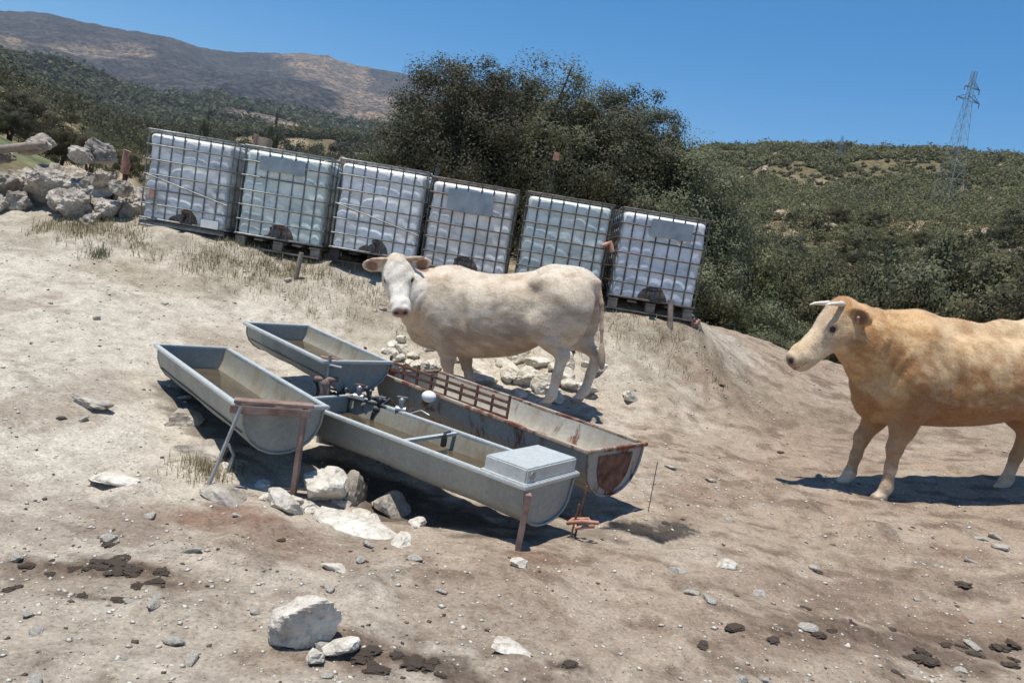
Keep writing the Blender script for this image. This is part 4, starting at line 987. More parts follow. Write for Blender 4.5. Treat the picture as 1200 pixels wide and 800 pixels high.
def coat_white(V, nz, nz2):
    c = np.array([.70, .60, .47])[None] * np.ones((len(V), 1))
    x, y, z = V.T
    def mx(a, colr):
        nonlocal c
        a = np.clip(a, 0, 1)[:, None]; c = c * (1 - a) + np.array(colr) * a
    mx(sstep(-.2, .35, nz + .0) * .35, (.62, .49, .36))
    mx(sstep(.92, .70, z) * sstep(-.55, -.3, x) * sstep(.7, .4, x) * .7, (.34, .22, .145))      # underside shade painted brown over the muddy belly
    mx(sstep(-.45, -.65, x) * sstep(.95, .7, z) * sstep(-.3, .3, nz2) * .35, (.62, .60, .56))      # greyish thighs
    st = fbm(x / .10 + z / .35, z / .05 - x / .12, 4); mx(sstep(.05, .35, st) * .35, (.40, .29, .19)); mx(sstep(.05, .35, -st) * .3, (.74, .66, .54))
    mx(sstep(.45, .15, z) * .55, (.70, .64, .55))
    mx(sstep(.0, .22, nz2) * sstep(1.0, .6, z) * .22, (.33, .23, .16)); mx(sstep(.45, .7, x) * sstep(1.1, .85, z) * .45, (.40, .27, .18))  # muddy blotches low down, then neck and chest shade painted brown
    mx(sstep(1.25, 1.38, z) * sstep(-.3, -.6, x) * .6, (.74, .68, .58))                             # white face
    mx(sstep(-.80, -.86, x) * sstep(.06, .03, np.abs(y)) * sstep(1.3, 1.1, z) * .5, (.42, .25, .16))
    mx(sstep(-.84, -.88, x) * sstep(.6, .5, z) * .6, (.30, .22, .16))
    return c
def coat_tan(V, nz, nz2):
    c = np.array([.61, .39, .19])[None] * np.ones((len(V), 1))
    x, y, z = V.T
    def mx(a, colr):
        nonlocal c
        a = np.clip(a, 0, 1)[:, None]; c = c * (1 - a) + np.array(colr) * a
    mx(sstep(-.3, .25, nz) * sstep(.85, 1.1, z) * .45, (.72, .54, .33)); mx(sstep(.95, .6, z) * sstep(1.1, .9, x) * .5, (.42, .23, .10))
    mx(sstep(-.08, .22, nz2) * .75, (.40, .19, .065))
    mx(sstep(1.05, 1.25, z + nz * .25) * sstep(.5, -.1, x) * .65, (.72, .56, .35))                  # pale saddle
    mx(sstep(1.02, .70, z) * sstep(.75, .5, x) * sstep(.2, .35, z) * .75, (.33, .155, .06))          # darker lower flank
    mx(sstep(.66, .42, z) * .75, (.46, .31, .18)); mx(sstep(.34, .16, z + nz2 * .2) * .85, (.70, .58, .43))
    st = fbm(x / .10 + z / .35, z / .05 - x / .12, 4); mx(sstep(.05, .35, st) * .45, (.38, .20, .085)); mx(sstep(.05, .35, -st) * .35 * (z > .75), (.72, .54, .33))
    mx(sstep(1.06, 1.30, x - .0 * z) * .55, (.74, .60, .42))                                        # cream face
    mx(sstep(.0, .25, nz2) * (x > 1.1) * .3, (.78, .70, .58))
    return c
cow1 = make_cow('white_cow', 'cream white cow with mud and painted shade on its flank standing behind the troughs and looking at the viewer', (-.02, 7.28, .085), R(167), R(10),
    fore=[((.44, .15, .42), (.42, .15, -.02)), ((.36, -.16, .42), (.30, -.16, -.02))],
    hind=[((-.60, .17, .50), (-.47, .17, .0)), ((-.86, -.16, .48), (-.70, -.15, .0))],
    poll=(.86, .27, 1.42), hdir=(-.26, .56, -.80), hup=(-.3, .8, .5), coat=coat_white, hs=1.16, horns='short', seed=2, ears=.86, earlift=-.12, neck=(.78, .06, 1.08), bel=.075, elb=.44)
cow1.scale = (1.07, 1, .96)
cow2 = make_cow('tan_cow', 'tan and cream cow with pale horns walking left across the yard', (3.84, 6.22, .11), R(181), R(7.5),
    fore=[((.60, .16, .42), (.66, .16, .02)), ((.70, -.16, .42), (.80, -.17, .03))],
    hind=[((-.95, .17, .50), (-.95, .17, .0)), ((-.58, -.16, .49), (-.42, -.16, .0))],
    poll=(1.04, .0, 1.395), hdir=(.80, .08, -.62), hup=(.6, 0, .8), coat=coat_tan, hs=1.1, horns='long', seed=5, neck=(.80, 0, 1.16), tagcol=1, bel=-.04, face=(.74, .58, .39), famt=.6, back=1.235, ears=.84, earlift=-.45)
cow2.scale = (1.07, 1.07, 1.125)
# ------------------------------------------------------------------ boulders and stones
WB = [(-6.25, 9.2, .55, .45, .42, 'boulder at the far left end of the stone pile'), (-5.72, 9.15, .6, .5, .38, 'broad pale boulder on top of the pile left of centre'),
 (-5.25, 9.2, .5, .5, .45, 'tall pale boulder in the middle of the stone pile'), (-4.83, 9.25, .42, .4, .42, 'boulder at the right end of the pile touching the leftmost tank'),
 (-6.1, 8.9, .4, .35, .34, 'lower left boulder of the pile'), (-5.2, 8.85, .42, .38, .34, 'pale boulder hanging over the dark hollow'), (-6.6, 9.0, .5, .5, .5, 'boulder cut by the left edge of the photo'),
 (-5.65, 9.6, .8, .5, .45, 'flat topped slab at the back of the pile'), (-6.3, 9.7, .6, .5, .5, 'rear boulder under the grey log'), (-4.95, 9.65, .5, .5, .5, 'rear boulder below the orange marker'),
 (-5.0, 8.8, .24, .22, .2, 'small pale block under the right part of the pile'), (-6.35, 8.65, .3, .28, .24, 'small pale block at the foot of the left part of the pile'), (-5.75, 9.3, .45, .4, .3, 'topmost grey boulder of the pile')]
for k, (x, y, a, b, c, lb) in enumerate(WB):
    z = {0: 1.24, 1: 1.40, 2: 1.36, 3: 1.30, 4: 1.02, 5: 1.20, 6: 1.2, 7: 1.35, 8: 1.35, 9: 1.3, 10: 1.08, 11: .85, 12: 1.46}[k]
    stone(x, y, (a * 1.1, b * 1.05, c * 1.05), 'pale limestone ' + lb, 'boulder', 40 + k, 'rock_broken', sink=.0, group='boulders of the stone pile', cat='boulder', z=z - c * .5, sub=4)
for k, (x, y, s) in enumerate([(-5.9, 8.95, .3), (-5.45, 9.0, .26), (-5.4, 9.25, .3), (-6.5, 8.7, .26), (-4.9, 8.95, .3), (-6.05, 9.35, .32), (-5.55, 9.05, .22), (-6.2, 8.75, .2), (-5.05, 9.05, .24), (-4.75, 8.95, .22), (-6.45, 9.3, .3), (-5.3, 9.5, .34)]):
    zz = Z(x, y) + [.0, .05, .5, .1, .02, .55, .1, .2, .35, .3, .45, .5][k]
    stone(x, y, (s, s * .9, s * .8), 'small angular limestone block wedged in the stone pile', 'boulder', 80 + k, 'rock_broken', sink=.0, group='small blocks wedged in the stone pile', cat='boulder', z=zz, sub=3)
mb = MB(); mb.tube([(-.45, 0, -.08), (-.1, .02, .02), (.25, 0, .12), (.42, .02, .16)], [.055, .05, .045, .035], 12); lg = mb.build('grey_log', M['wood']); lg.location = (-6.22, 9.15, 1.73); lg.rotation_euler = (0, 0, 0); tag(lg, 'weathered grey log lying on the left end of the stone pile', 'log')
# foreground and named stones
stone(-.56, 2.66, (.22, .18, .21), 'large white limestone rock in the foreground, dark and cracked underneath', 'rock', 3, 'rock_white', (.25, -.3, .5), .18, cat='rock', sub=5)
stone(-.42, 2.60, (.13, .10, .07), 'small broken stone under the right side of the foreground white rock', 'stone', 8, 'rock_white', sink=.2)
stone(-.50, 2.53, (.11, .07, .06), 'small broken stone in front of the foreground white rock', 'stone', 9, 'rock_white', sink=.2)
stone(.18, 2.78, (.18, .10, .05), 'flat pale stone at the bottom edge, middle', 'stone', 12, 'rock_white', (0, .05, -.1))
stone(1.39, 4.15, (.13, .08, .06), 'bright oval pebble alone on the dirt between the troughs and the tan cow', 'stone', 13, 'rock_white', (0, 0, .1))
stone(.21, 3.6, (.09, .08, .07), 'small white stone just below the angle iron post', 'stone', 14, 'rock_white')
stone(-.63, 3.38, (.11, .07, .04), 'flat pale stone between the trough and the foreground rock', 'stone', 15, 'rock_white')
stone(-2.6, 4.77, (.32, .14, .08), 'long pale flat stone on the left slope, upper one', 'stone', 16, 'rock', (0, 0, -.3), cat='stone', sub=4)
stone(-1.94, 3.95, (.26, .12, .06), 'long pale flat stone on the left slope, lower one', 'stone', 17, 'rock_white', (0, 0, 0), cat='stone', sub=4)
stone(-.98, 4.40, (.25, .22, .24), 'pointed white boulder under the joint of the left and front troughs', 'boulder', 21, 'rock_white', (.2, .1, .8), .15, cat='boulder', sub=4)
stone(-.66, 4.02, (.40, .26, .13), 'broad pale rock slab in front of the front trough shadow', 'slab', 22, 'rock_white', (.05, 0, -.5), .35, cat='rock', sub=4)
stone(-.82, 4.55, (.28, .24, .26), 'dark rounded rock in the shade under the front trough', 'rock', 23, 'rock', cat='rock')
stone(-1.08, 4.08, (.26, .20, .12), 'pale rock at the foot of the bracket leg', 'rock', 24, 'rock_white', cat='rock')
stone(-1.42, 4.05, (.26, .22, .14), 'crumbling pale rock below the left trough', 'rock', 25, 'rock', cat='rock')
stone(-.38, 3.82, (.16, .10, .08), 'pale stone at the right end of the broad slab', 'stone', 26, 'rock_white')
stone(-1.75, 4.55, (.36, .26, .16), 'pale earth covered rock beside the left trough shadow', 'rock', 27, 'rock', (0, 0, .6), .45, cat='rock')
stone(-2.05, 4.95, (.3, .2, .14), 'pale earth covered rock near the far end of the left trough', 'rock', 28, 'rock', (0, 0, .9), .45, cat='rock')
stone(-.55, 4.5, (.22, .2, .2), 'dark round rock supporting the front trough', 'rock', 29, 'rock', cat='rock')
bank = [(-.35, 7.95, .3, .2, .18, 'pale stone left of the belly on the rubble bank'), (.8, 7.75, .24, .18, .16, 'pale stone right of the far hind leg of the white cow'), (.1, 8.2, .3, .24, .2, 'pale stone high on the bank under the cow back, left'), (.55, 8.3, .3, .2, .18, 'pale stone high on the bank under the cow back, right'), (.62, 8.05, .30, .2, .16, 'white stone behind the hind legs of the white cow'), (.20, 7.85, .34, .22, .2, 'white block under the belly of the white cow, left one'), (.42, 7.75, .26, .2, .2, 'white block under the belly of the white cow, middle one'),
 (.02, 7.95, .3, .2, .16, 'pale block on the bank under the chest of the white cow'), (.95, 8.0, .26, .14, .10, 'flat white stone right of the hind hooves of the white cow'), (.30, 8.1, .28, .2, .14, 'upper white block on the bank behind the white cow'),
 (-.2, 7.8, .3, .2, .12, 'pale slab just right of the front hooves of the white cow'), (.5, 7.55, .2, .15, .12, 'small white block near the hind hooves of the white cow')]
for k, (x, y, a, b, c, lb) in enumerate(bank): stone(x, y, (a, b, c), lb, 'stone', 60 + k, 'rock_white', group='white stones on the bank', sub=4)
rs = random.Random(12)
for k in range(34):
    x = rs.uniform(-1.3, 1.3); y = 7.9 + rs.gauss(0, .2) - .05 * x; q = rs.uniform(.05, .16)
    stone(x, y, (q * 1.3, q, q * .8), 'rough pale stone in the rubble bank behind the white cow', 'stone', 500 + k, 'rock_white', group='rubble of the pale bank')
for k in range(16):
    x = rs.uniform(-1.75, -.2); y = 4.25 + .25 * (-.2 - x) * .5 + rs.gauss(0, .12) - .1; q = rs.uniform(.04, .10)
    stone(x, y, (q * 1.3, q, q * .7), 'pale stone chip along the shadow edge below the troughs', 'stone', 600 + k, 'rock_white', group='stone chips below the troughs')
# small scattered stones, clods and droppings
rs = random.Random(31); SG = 'small pale stones scattered over the yard'
small = [(-1.87, 3.01), (-1.64, 3.3), (-1.25, 3.28), (-.81, 2.85), (-.88, 2.41), (-.98, 2.51), (-.29, 3.56), (1.42, 6.04), (3.5, 5.1), (3.6, 5.3), (1.59, 3.46), (2.3, 3.42), (-1.5, 2.51), (2.5, 4.2), (2.7, 4.0)]
while len(small) < 110:
    y = 2.1 + 9 * rs.random() ** 1.7; x = (rs.random() * 1.5 - .75) * y
    if -1.9 < x < 1 and 4.1 < y < 6.6: continue
    small.append((x, y))
protos = [rock_mesh('stone', 1, 1, 1, 200 + k, 3) for k in range(6)]
for p in protos: p.materials.append(M['rock_white'])
for k, (x, y) in enumerate(small):
    o = bpy.data.objects.new('stone', protos[k % 6]); col.objects.link(o); s = rs.uniform(.012, .034) * (1.3 if k < 15 else 1) * (1 + .05 * y)
    o.scale = (s * rs.uniform(.9, 1.6), s, s * rs.uniform(.5, .8)); o.rotation_euler = (rs.uniform(-.3, .3), rs.uniform(-.3, .3), rs.uniform(0, 6)); o.location = (x, y, Z(x, y) + s * .12)
    tag(o, 'small pale stone lying loose on the bare dirt', 'stone', SG)
dung = [(-1.62, 3.0), (-1.45, 3.04), (-1.38, 3.0), (-1.45, 2.76), (-1.26, 2.93), (-1.80, 2.98), (-1.74, 2.8), (-1.62, 3.26), (-1.3, 2.88), (.42, 2.76), (-.35, 2.6), (-.22, 2.64), (1.45, 3.35), (1.62, 3.42), (1.72, 3.5), (2.16, 3.5), (2.05, 3.42), (2.5, 3.62), (2.7, 3.75), (2.0, 4.4), (2.3, 4.9), (1.2, 3.3), (1.0, 3.1), (2.9, 4.45), (2.35, 8.4), (2.7, 7.2), (1.7, 5.9), (-2.6, 4.5), (-1.3, 2.75), (1.35, 3.25), (1.9, 3.2), (1.15, 4.75), (-.95, 3.6)]
dung += [(-1.5 + rs.gauss(0, .10), 3.03 + rs.gauss(0, .045)) for k in range(16)] + [(2.3 + rs.gauss(0, .35), 3.65 + rs.gauss(0, .12)) for k in range(14)] + [(-.25 + rs.gauss(0, .1), 2.6 + rs.gauss(0, .04)) for k in range(8)]
dp = [rock_mesh('dung_pat', 1, 1, 1, 300 + k, 4, 4, .45) for k in range(4)]
for p in dp: p.materials.append(M['dung'])
for k, (x, y) in enumerate(dung):
    o = bpy.data.objects.new('dung_pat', dp[k % 4]); col.objects.link(o); s = rs.uniform(.018, .042)
    o.scale = (s * rs.uniform(1.0, 1.6), s, s * .28); o.rotation_euler = (0, 0, rs.uniform(0, 6)); o.location = (x, y, Z(x, y) + s * .1)
    tag(o, 'dark dried cow dung lying on the dirt', 'dung', 'cow droppings in the yard')
def scatter_gravel(name, n, lo, hi, m, ylim, label, seed, stuffcat='gravel'):
    r = np.random.default_rng(seed); y = ylim[0] + (ylim[1] - ylim[0]) * r.random(n) ** 1.5; x = (r.random(n) * 1.7 - .85) * y
    kk = fbm(x / 1.1, y / .8, 3) > r.uniform(-.5, .35, n); x = x[kk]; y = y[kk]; n = len(x)
    z = zat(x, y)
    base = np.array([(1, 0, 0), (-1, 0, 0), (0, 1, 0), (0, -1, 0), (0, 0, 1), (0, 0, -1)], float)
    T3 = np.array([(0, 2, 4), (2, 1, 4), (1, 3, 4), (3, 0, 4), (2, 0, 5), (1, 2, 5), (3, 1, 5), (0, 3, 5)])
    s = (lo + (hi - lo) * r.random(n) ** 3) * (1 + .08 * y); an = r.random(n) * 6.28
    sc_ = np.stack([s * r.uniform(.8, 1.5, n), s * r.uniform(.7, 1.1, n), s * r.uniform(.35, .7, n)], 1)
    B = base[None] * (1 + r.uniform(-.25, .25, (n, 6, 1))) * sc_[:, None]; B[:, 4, 0] += s * .3; 
    ca, sa = np.cos(an)[:, None], np.sin(an)[:, None]
    V = np.stack([B[..., 0] * ca - B[..., 1] * sa + x[:, None], B[..., 0] * sa + B[..., 1] * ca + y[:, None], B[..., 2] + z[:, None] + s[:, None] * .15], -1).reshape(-1, 3)
    F = (T3[None] + 6 * np.arange(n)[:, None, None]).reshape(-1, 3)
    o = link(name, mesh_np(name, V, F), m); tag(o, label, stuffcat, kind='stuff')
scatter_gravel('gravel', 9000, .003, .012, M['rock_white'], (1.9, 11), 'fine pale gravel and grit strewn over the dirt yard', 3)
scatter_gravel('soil_crumbs', 2600, .003, .011, M['dung'], (1.9, 10), 'dark crumbs of soil and dung strewn over the dirt yard', 4, 'soil crumbs')

# dry weeds along the tanks
def weeds(name, pts, h, wdt, cols, label, seed, group=None, kind='stuff', cat='grass', per=9):
    r = np.random.default_rng(seed); n = len(pts) * per; P0 = np.repeat(np.array(pts), per, 0) + r.normal(size=(n, 2)) * .05
    z = zat(P0[:, 0], P0[:, 1]) - .01; hh = h * r.uniform(.4, 1.2, n); a = r.random(n) * 6.28; ln = r.uniform(.15, .7, n) * hh
    dx, dy = np.cos(a), np.sin(a); b = np.stack([P0[:, 0], P0[:, 1], z], 1)
    side = np.stack([-dy, dx, 0 * dx], 1) * wdt; mid = b + np.stack([dx * ln * .35, dy * ln * .35, hh * .6], 1); top = b + np.stack([dx * ln, dy * ln, hh], 1)
    V = np.stack([b - side, b + side, mid + side * .7, mid - side * .7, top + side * .1, top - side * .1], 1).reshape(-1, 3)
    F = np.concatenate([np.arange(n)[:, None] * 6 + np.array([0, 1, 2, 3]), np.arange(n)[:, None] * 6 + np.array([3, 2, 4, 5])])
    k = r.random(n)[:, None]; c = np.repeat(np.array(cols[0]) * k + np.array(cols[1]) * (1 - k), 6, 0)
    o = link(name, mesh_np(name, V, F, False, c), M['blade']); tag(o, label, cat, group, kind); return o
mm, t_, b_, o_ = newmat('dry_blade'); at_ = nd(t_, 'ShaderNodeAttribute', attribute_name='Col'); t_.links.new(at_.outputs['Color'], b_.inputs['Base Color']); b_.inputs['Roughness'].default_value = .8; M['blade'] = mm
r = np.random.default_rng(8)
pts = [(x, y) for x, y in zip(r.uniform(-5.4, 2.4, 1500), 8.62 + r.normal(0, .22, 1500)) if (x < -2.2 or r.random() < .35) and fbm(np.array([x * 1.3]), np.array([y * 2]), 3)[0] > -.2]
weeds('dry_grass', pts, .085, .0028, ((.15, .135, .055), (.30, .25, .14)), 'low dry olive and straw weeds along the foot of the tanks', 9)
pts = [(x, y) for x, y in zip(r.uniform(-3, 1.6, 900), 9.6 + r.uniform(-.4, 2.2, 1100)) if fbm(np.array([x * .8]), np.array([y]), 3)[0] > .0]
weeds('straw_grass', pts[::2], .07, .003, ((.28, .23, .12), (.42, .35, .22)), 'sparse straw coloured grass on the crest behind and beside the tanks', 10)
weeds('ledge_grass', [(-1.62 + .17 * math.cos(k) * (k % 7) / 6, 4.28 + .13 * math.sin(k * 1.7) * (k % 5) / 4) for k in range(60)], .075, .002, ((.20, .17, .08), (.36, .29, .18)), 'dry grass on the rocky ledge below the left trough', 11)
weeds('weed_tuft', [(-4.42 + .05 * math.cos(k), 8.0 + .05 * math.sin(k * 1.7)) for k in range(14)], .14, .003, ((.07, .09, .04), (.15, .15, .08)), 'small dark green weed growing on the upper left slope', 12, kind=None, cat='grass tuft')

# ------------------------------------------------------------------ vegetation
G1 = 'holm oaks behind the tanks'
def zt(az, r, el): return 1.5 + r * el
OAKS = [  # azimuth, distance, top elevation tangent, rx, rz, label, seed
 (-7.9, 16.0, .178, 1.35, 2.3, 'dark holm oak at the left end of the oak clump with a pointed shoulder', 1),
 (-5.2, 15.5, .244, 1.7, 2.9, 'tallest dark holm oak on the left of the clump behind the third and fourth tanks', 2),
 (.3, 16.0, .246, 2.0, 2.9, 'dense holm oak with a twin top in the middle of the clump', 3),
 (4.6, 15.8, .232, 1.9, 2.8, 'dark holm oak right of the clump centre behind the fifth tank', 4),
 (7.4, 16.4, .196, 1.7, 2.6, 'holm oak whose crown slopes down to the right behind the rightmost tank', 5),
 (-2.2, 18.5, .225, 2.2, 3.0, 'rear holm oak filling the gap between the two left crowns', 6),
 (10.4, 15.4, .172, 1.5, 2.2, 'lower grey green oak at the right end of the clump', 7)]
for az, r_d, el, rx, rz, lb, sd in OAKS:
    x, y = r_d * math.sin(R(az)), r_d * math.cos(R(az)); z0 = Z(x, y); top = 1.5 + r_d * el; h = top - z0
    make_tree('holm_oak', lb, 'tree', (x, y), rx, rx * .9, h * .46, h * .52, 620, 185, .33, .027, sd, 'oak', h * .4, .16, 2, G1, base=.15)
# shared bush shapes
def bush_proto(n, per, cr, leaf, seed, mat, lump=.28):
    c = crown_points(1, 1, .85, n, seed, lump); c[:, 2] += .62
    rr = np.random.default_rng(seed).uniform(.6, 1.25, n) * cr; V, F, cv = leaf_cloud(c, rr, per, leaf, seed)
    V[:, 2] = np.abs(V[:, 2]); me = mesh_np('crown', V, F, False, np.stack([cv] * 3, 1)); me.materials.append(M[mat])
    tb = trunk_mb(.5, .06, c, seed, 3); mt = bpy.data.meshes.new('trunk'); mt.from_pydata(tb.v, [], tb.f); mt.materials.append(M['bark']); return me, mt
NEARP = [bush_proto(170, 190, .21, .021, 20 + k, m) for k, m in enumerate(['oak', 'olive', 'oak', 'olive'])]
MIDP = [bush_proto(80, 90, .25, .042, 30 + k, m) for k, m in enumerate(['oak', 'olive', 'pine', 'olive'])]
def bush(x, y, rx, rz, label, protos, k, group, cat='bush', name='bush', dz=0):
    root = empty(name, (x, y, Z(x, y) - .05 + dz), (0, 0, random.uniform(0, 6.28))); root.scale = (rx, rx, rz); tag(root, label, cat, group)
    a, b = protos[k % len(protos)]
    for nm, me in (('crown', a), ('trunk', b)):
        o = bpy.data.objects.new(nm, me); col.objects.link(o); o.parent = root
    return root
random.seed(5)
# bushes just past the crest on the right: bearing, distance, top elevation tangent, radius
NB = [(28.6, 17.0, .115, 1.7), (32.8, 16.5, .125, 1.9), (35.5, 14.8, .10, 1.5), (26.2, 16.0, .045, 1.1), (12.2, 14.5, .06, 1.4), (13.6, 17, .085, 1.6), (15.6, 15.5, .01, 1.3), (16.5, 20, .07, 1.9), (18.6, 16.5, -.02, 1.2), (19.5, 22, .06, 2.0), (21.5, 18, -.02, 1.4), (23, 24, .06, 2.2), (24.5, 19.5, -.005, 1.4), (26.5, 25, .055, 2.1),
      (28.6, 21, .01, 1.7), (30.0, 17.5, .035, 1.7), (33, 18, .06, 2.0), (31.5, 24, .09, 2.4), (36, 22, .09, 2.4), (14.4, 25, .075, 2.2), (17.8, 28, .07, 2.2), (21.5, 30, .065, 2.4), (25.2, 33, .06, 2.4), (10.2, 19, .12, 1.8), (11.8, 22, .12, 2.2), (38.5, 17, .03, 1.8), (35, 15.6, -.03, 1.2), (12.6, 30, .12, 2.4), (28.8, 31, .08, 2.4), (14.2, 14.3, -.06, .9), (17, 14.6, -.075, .8)]
used = []
for k, (az, d, el, rx) in enumerate(NB):
    x, y = d * math.sin(R(az)), d * math.cos(R(az)); h = max(1.0, 1.5 + d * el - Z(x, y)); used.append((x, y, rx))
    bush(x, y, rx, h / 1.5, 'dense grey green evergreen bush just beyond the crest of the yard', NEARP, k, 'bushes beyond the crest right of the tanks')
# bushes on the left hillside
LB = [(-34.3, 30, .040, .8, 'round dark bush beside the green meadow at the left edge'), (-31.6, 34, .070, 1.15, 'broad dark bush right of the dirt path on the left hill'), (-33.8, 48, .090, 1.9, 'large dark tree high on the left hill at the photo edge'),
 (-36.9, 36, .088, 1.7, 'dark tree cut by the left edge of the photo'), (-29.9, 40, .068, 1.0, 'dark bush above the stone pile on the left hill'), (-27.9, 47, .058, 1.2, 'dark bush at the right foot of the left hill')]
for k, (az, d, el, rx, lb) in enumerate(LB):
    x, y = d * math.sin(R(az)), d * math.cos(R(az)); h = max(1.2, 1.5 + d * el - Z(x, y)); used.append((x, y, rx))
    bush(x, y, rx, h / 1.5, lb, NEARP, k, 'bushes on the left hill')
def free(x, y, r):
    return all((x - a) ** 2 + (y - b) ** 2 > (r + c) ** 2 * .35 for a, b, c in used)
cnt = 0; tries = 0
while cnt < 130 and tries < 9000:
    tries += 1; az = random.uniform(9.5, 40); d = 28 + 80 * random.random() ** 1.3; x, y = d * math.sin(R(az)), d * math.cos(R(az)); rx = random.uniform(.9, 2.2)
    if not free(x, y, rx): continue
    used.append((x, y, rx)); cnt += 1
    bush(x, y, rx, rx * random.uniform(.75, 1.1), 'evergreen scrub bush on the slope of the right hill', MIDP, random.randint(0, 3), 'scrub bushes on the right hill')
cnt = 0; tries = 0
while cnt < 60 and tries < 9000:
    tries += 1; az = random.uniform(-40, -9); d = 30 + 90 * random.random() ** 1.2; x, y = d * math.sin(R(az)), d * math.cos(R(az)); rx = random.uniform(.6, 1.5)
    pd = abs(az + 29.3 - (d - 40) * .030)
    if (az < -24.5 and d < 90) or not free(x, y, rx) or (pd < 2.2 and d < 95) or math.hypot((az + 34) / 3.5, (d - 27) / 6) < 1.3: continue
    used.append((x, y, rx)); cnt += 1
    bush(x, y, rx, rx * random.uniform(.75, 1.2), 'dark shrub on the slope left of and behind the tanks', MIDP, random.randint(0, 3), 'shrubs on the left slope')
for az, d, el, rx, lb in ((-18.9, 120, .112, 1.3, 'slim dark cypress rising between the first and second tank'), (-23.3, 150, .102, 1.2, 'slim dark cypress above the leftmost tank')):
    x, y = d * math.sin(R(az)), d * math.cos(R(az)); h = 1.5 + d * el - Z(x, y)
    bush(x, y, rx, h / 1.45, lb, MIDP, 2, 'cypresses in the middle distance', 'tree', 'cypress')
# far scrub and woodland that nobody could count
def far_scrub(name, n, azr, dr, rr, label, mats, seed, hs=(.8, 1.2), cond=None, per=90, leaf=.0014, cat='scrub'):
    r = np.random.default_rng(seed); az = np.radians(r.uniform(*azr, n)); u = r.random(n); d = np.sqrt(dr[0] ** 2 + (dr[1] ** 2 - dr[0] ** 2) * u ** 1.15)
    x, y = d * np.sin(az), d * np.cos(az)
    k = fbm(x / 22, y / 22, 4); keep = k > -.22 if cond is None else cond(x, y, k, d, np.degrees(az)); x, y, d = x[keep], y[keep], d[keep]; n = len(x)
    z = zat(x, y); rad = r.uniform(*rr, n); hh = rad * r.uniform(*hs, n)
    dirs = r.normal(size=(n, per, 3)); dirs /= np.linalg.norm(dirs, axis=2)[..., None]; dirs[..., 2] = np.abs(dirs[..., 2]) * 1.0
    q = r.random((n, per, 1)) ** .4; off = dirs * q * (1 + .35 * r.normal(size=(n, per, 1)) * .5)
    C = np.stack([x, y, z], 1)[:, None] + off * np.stack([rad, rad, hh * 1.15], 1)[:, None] + np.array([0, 0, .1])
    C = C.reshape(-1, 3); m = len(C)
    nrm = r.normal(size=(m, 3)) * .6 + dirs.reshape(-1, 3) * 1.6; nrm /= np.linalg.norm(nrm, axis=1)[:, None]
    a = np.cross(nrm, r.normal(size=(m, 3))); a /= np.linalg.norm(a, axis=1)[:, None]; b = np.cross(nrm, a)
    s = (leaf * np.repeat(d, per) * r.uniform(.6, 1.3, m))[:, None]
    V = np.stack([C - a * s, C - b * s * .7, C + a * s, C + b * s * .7], 1).reshape(-1, 3)
    cv = np.repeat(np.repeat(r.random(n), per) * .85 + r.random(m) * .15, 4)
    o = link(name, mesh_np(name, V, np.arange(len(V)).reshape(-1, 4), False, np.stack([cv] * 3, 1)), M[mats]); tag(o, label, cat, kind='stuff')
far_scrub('hill_scrub', 6500, (3, 42), (95, 330), (.6, 2.2), 'low evergreen scrub covering the right hill up to its ridge', 'olive', 51, cond=lambda x, y, k, d, az: k + .6 * vnoise(x / 3.5, y / 3.5) > -.24)
far_scrub('low_scrub', 3200, (3, 42), (60, 330), (.35, 1.0), 'small low shrubs dotted over the open ground of the right hill', 'oak', 58, (.7, 1.1), cond=lambda x, y, k, d, az: k > -2, per=40)
far_scrub('dark_scrub', 1500, (3, 42), (70, 330), (1.0, 2.6), 'darker oak scrub dotted over the right hill', 'oak', 52, cond=lambda x, y, k, d, az: k > .02)
far_scrub('valley_woodland', 4200, (-40, 6), (120, 470), (1.6, 3.6), 'dark pine and oak woodland in the valley behind the tanks', 'pine', 53, (1.0, 1.6), cond=lambda x, y, k, d, az: k > -.14)
far_scrub('left_hill_scrub', 330, (-40, -24), (70, 190), (.9, 1.9), 'scrub on the upper slope of the left hill', 'oak', 54, (.9, 1.4), per=130, leaf=.0013, cond=lambda x, y, k, d, az: (k > -.02) & (np.abs(az + 29.3 - (d - 40) * .030) > 1.8))
far_scrub('mountain_woodland', 9000, (-40, 0), (480, 1500), (4, 9), 'dark woodland on the lower slopes of the mountain', 'pine', 55, (.7, 1.1), cond=lambda x, y, k, d, az: fbm(x / 160, y / 160, 4) > -.02, per=14, leaf=.0026)
# pale outcrops on the right hill
rs = random.Random(77)
OC = [(14.9, 62), (16.2, 95), (17.4, 110), (18.6, 90), (16.0, 75), (19.5, 130), (21.2, 120), (20.6, 105), (27.3, 48), (25.4, 60), (22.8, 80), (29.5, 100), (15.2, 120), (17.0, 140), (31, 90), (13.8, 100), (24, 150), (19, 170), (22, 180), (28, 160)]
OC += [(rs.uniform(12, 34), rs.uniform(110, 290)) for k in range(8)]
op = [rock_mesh('outcrop', 1, 1, 1, 400 + k, 3) for k in range(4)]
for p in op: p.materials.append(M['tiles'])
for k, (az, d) in enumerate(OC):
    for j in range(3):
        a2 = az + rs.uniform(-.7, .7); d2 = d + rs.uniform(-4, 4); x, y = d2 * math.sin(R(a2)), d2 * math.cos(R(a2)); s = rs.uniform(.4, 1.0)
        o = bpy.data.objects.new('outcrop', op[(k + j) % 4]); col.objects.link(o); o.location = (x, y, Z(x, y) + s * .35); o.scale = (s * 1.5, s, s * .9); o.rotation_euler = (0, 0, rs.uniform(0, 6))
        tag(o, 'pale rock outcrop showing through the scrub of the right hill', 'rock', 'rock outcrops on the right hill')
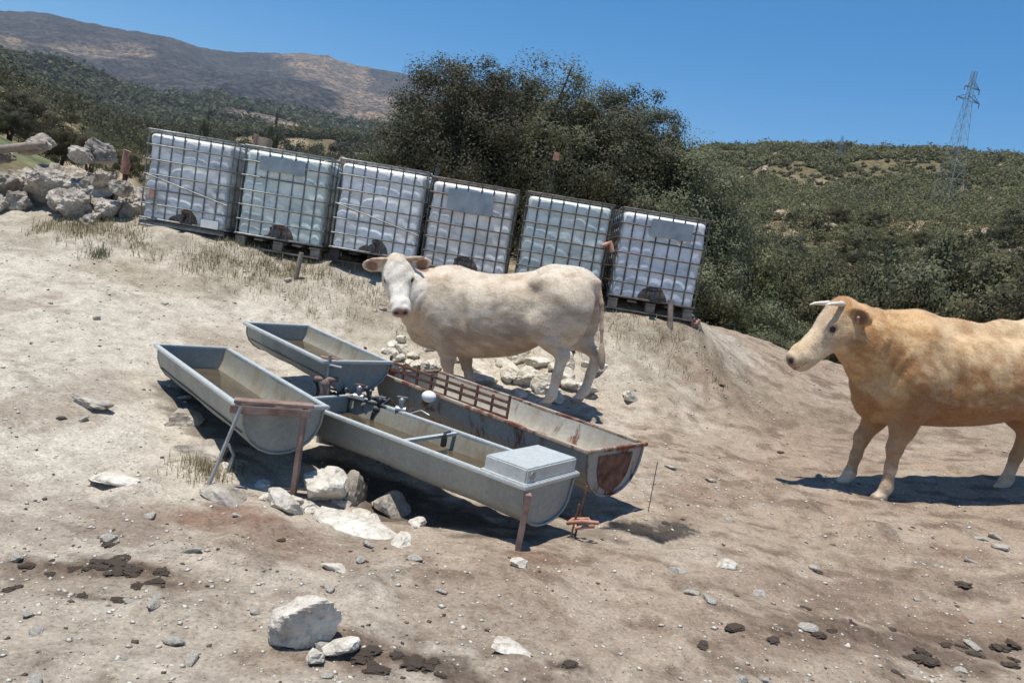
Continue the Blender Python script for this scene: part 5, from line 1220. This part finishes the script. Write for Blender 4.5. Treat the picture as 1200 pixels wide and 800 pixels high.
# ochre ruin and cut in the middle distance
x, y = 95 * math.sin(R(-19.6)), 95 * math.cos(R(-19.6)); zt_ = 1.5 + 95 * .090
m = MB(); hh = zt_ - Z(x, y) + .6
for a in range(5): m.box((rs.uniform(-.08, .08), 0, hh * (a + .5) / 5), (2.1 - .12 * a, 1.9 - .1 * a, hh / 5 + .02), Matrix.Rotation(rs.uniform(-.05, .05), 3, 'Z'))
o = m.build('stone_ruin', M['tiles'], None, .12); o.location = (x, y, Z(x, y) - .6); tag(o, 'small ochre stone ruin in the trees above the second tank', 'ruin')
for k, (az, el, wd) in enumerate(((-15.4, .080, 4.5), (-14.2, .080, 5), (-11.5, .100, 1.6))):
    d = 100; x, y = d * math.sin(R(az)), d * math.cos(R(az)); hh = 1.5 + d * el - Z(x, y) + 1
    o = stone(x, y, (wd, 3, hh), ['ochre rock face left of the third tank top, left part', 'ochre rock face above the third tank, right part', 'small ochre rock beside the oak clump'][k], 'boulder', 95 + k, 'rock', cat='rock', sink=.1); o.data.materials[0] = M['tiles']

# ------------------------------------------------------------------ pylons
def pylon(az, d, base_el, top_el, label, arms=True):
    x, y = d * math.sin(R(az)), d * math.cos(R(az)); zb = min(1.5 + d * base_el, Z(x, y)) ; zt2 = 1.5 + d * top_el; H = zt2 - zb
    root = empty('pylon', (x, y, zb), (0, 0, R(25))); tag(root, label, 'pylon', 'power pylons on the right hill')
    m = MB(); w0 = H * .075; wt = H * .012; lv = 11; cor = [(-1, -1), (1, -1), (1, 1), (-1, 1)]
    hw = lambda f: w0 + (wt - w0) * min(1, f / .9)
    fs = [0, .14, .27, .38, .48, .57, .65, .72, .78, .84, .90, 1.0]
    for i in range(len(fs) - 1):
        a, b = fs[i], fs[i + 1]
        for c in range(4):
            p = cor[c]; q = cor[(c + 1) % 4]
            A = Vector((p[0] * hw(a), p[1] * hw(a), a * H)); B = Vector((p[0] * hw(b), p[1] * hw(b), b * H)); C = Vector((q[0] * hw(a), q[1] * hw(a), a * H)); D = Vector((q[0] * hw(b), q[1] * hw(b), b * H))
            m.beam(A, B, .07, .07); m.beam(A, D, .03, .03); m.beam(C, B, .03, .03); m.beam(B, D, .03, .03)
    m.build('lattice_tower', M['pylon'], root)
    for f, l in ((.90, .085), (.82, .11), (.82, -.11), (.90, -.06)) if arms else ((.9, .08), (.82, -.08)):
        m = MB(); t = Vector((l * H, 0, f * H)); hw_ = hw(f)
        for s in (-1, 1):
            m.beam((math.copysign(hw_, l), s * hw_, f * H), t, .10, .10); m.beam((math.copysign(hw_, l), s * hw_, (f + .035) * H), t, .08, .08)
        m.beam(t, t - Vector((0, 0, .03 * H)), .12, .12); m.build('crossarm', M['pylon'], root)
    return root
pylon(27.25, 165, .112, .283, 'tall steel lattice pylon leaning against the sky at the right')
pylon(20.3, 260, .125, .202, 'small distant pylon barely rising above the ridge')

# ------------------------------------------------------------------ thin summer air over the whole landscape
hz = MB(); hz.box((0, 0, 350), (14400, 14400, 1300)); hb = hz.build('haze'); hb['kind'] = 'stuff'; hb['label'] = 'thin bluish summer haze over the valley and the mountain'; hb['category'] = 'haze'
hm = bpy.data.materials.new('haze'); hm.use_nodes = True; ht = hm.node_tree; ht.nodes.clear(); ho = ht.nodes.new('ShaderNodeOutputMaterial'); hv = ht.nodes.new('ShaderNodeVolumePrincipled')
hv.inputs['Color'].default_value = (.78, .88, 1, 1); hv.inputs['Density'].default_value = .00009; hv.inputs['Anisotropy'].default_value = .2
ht.links.new(hv.outputs[0], ho.inputs['Volume']); hb.data.materials.append(hm)
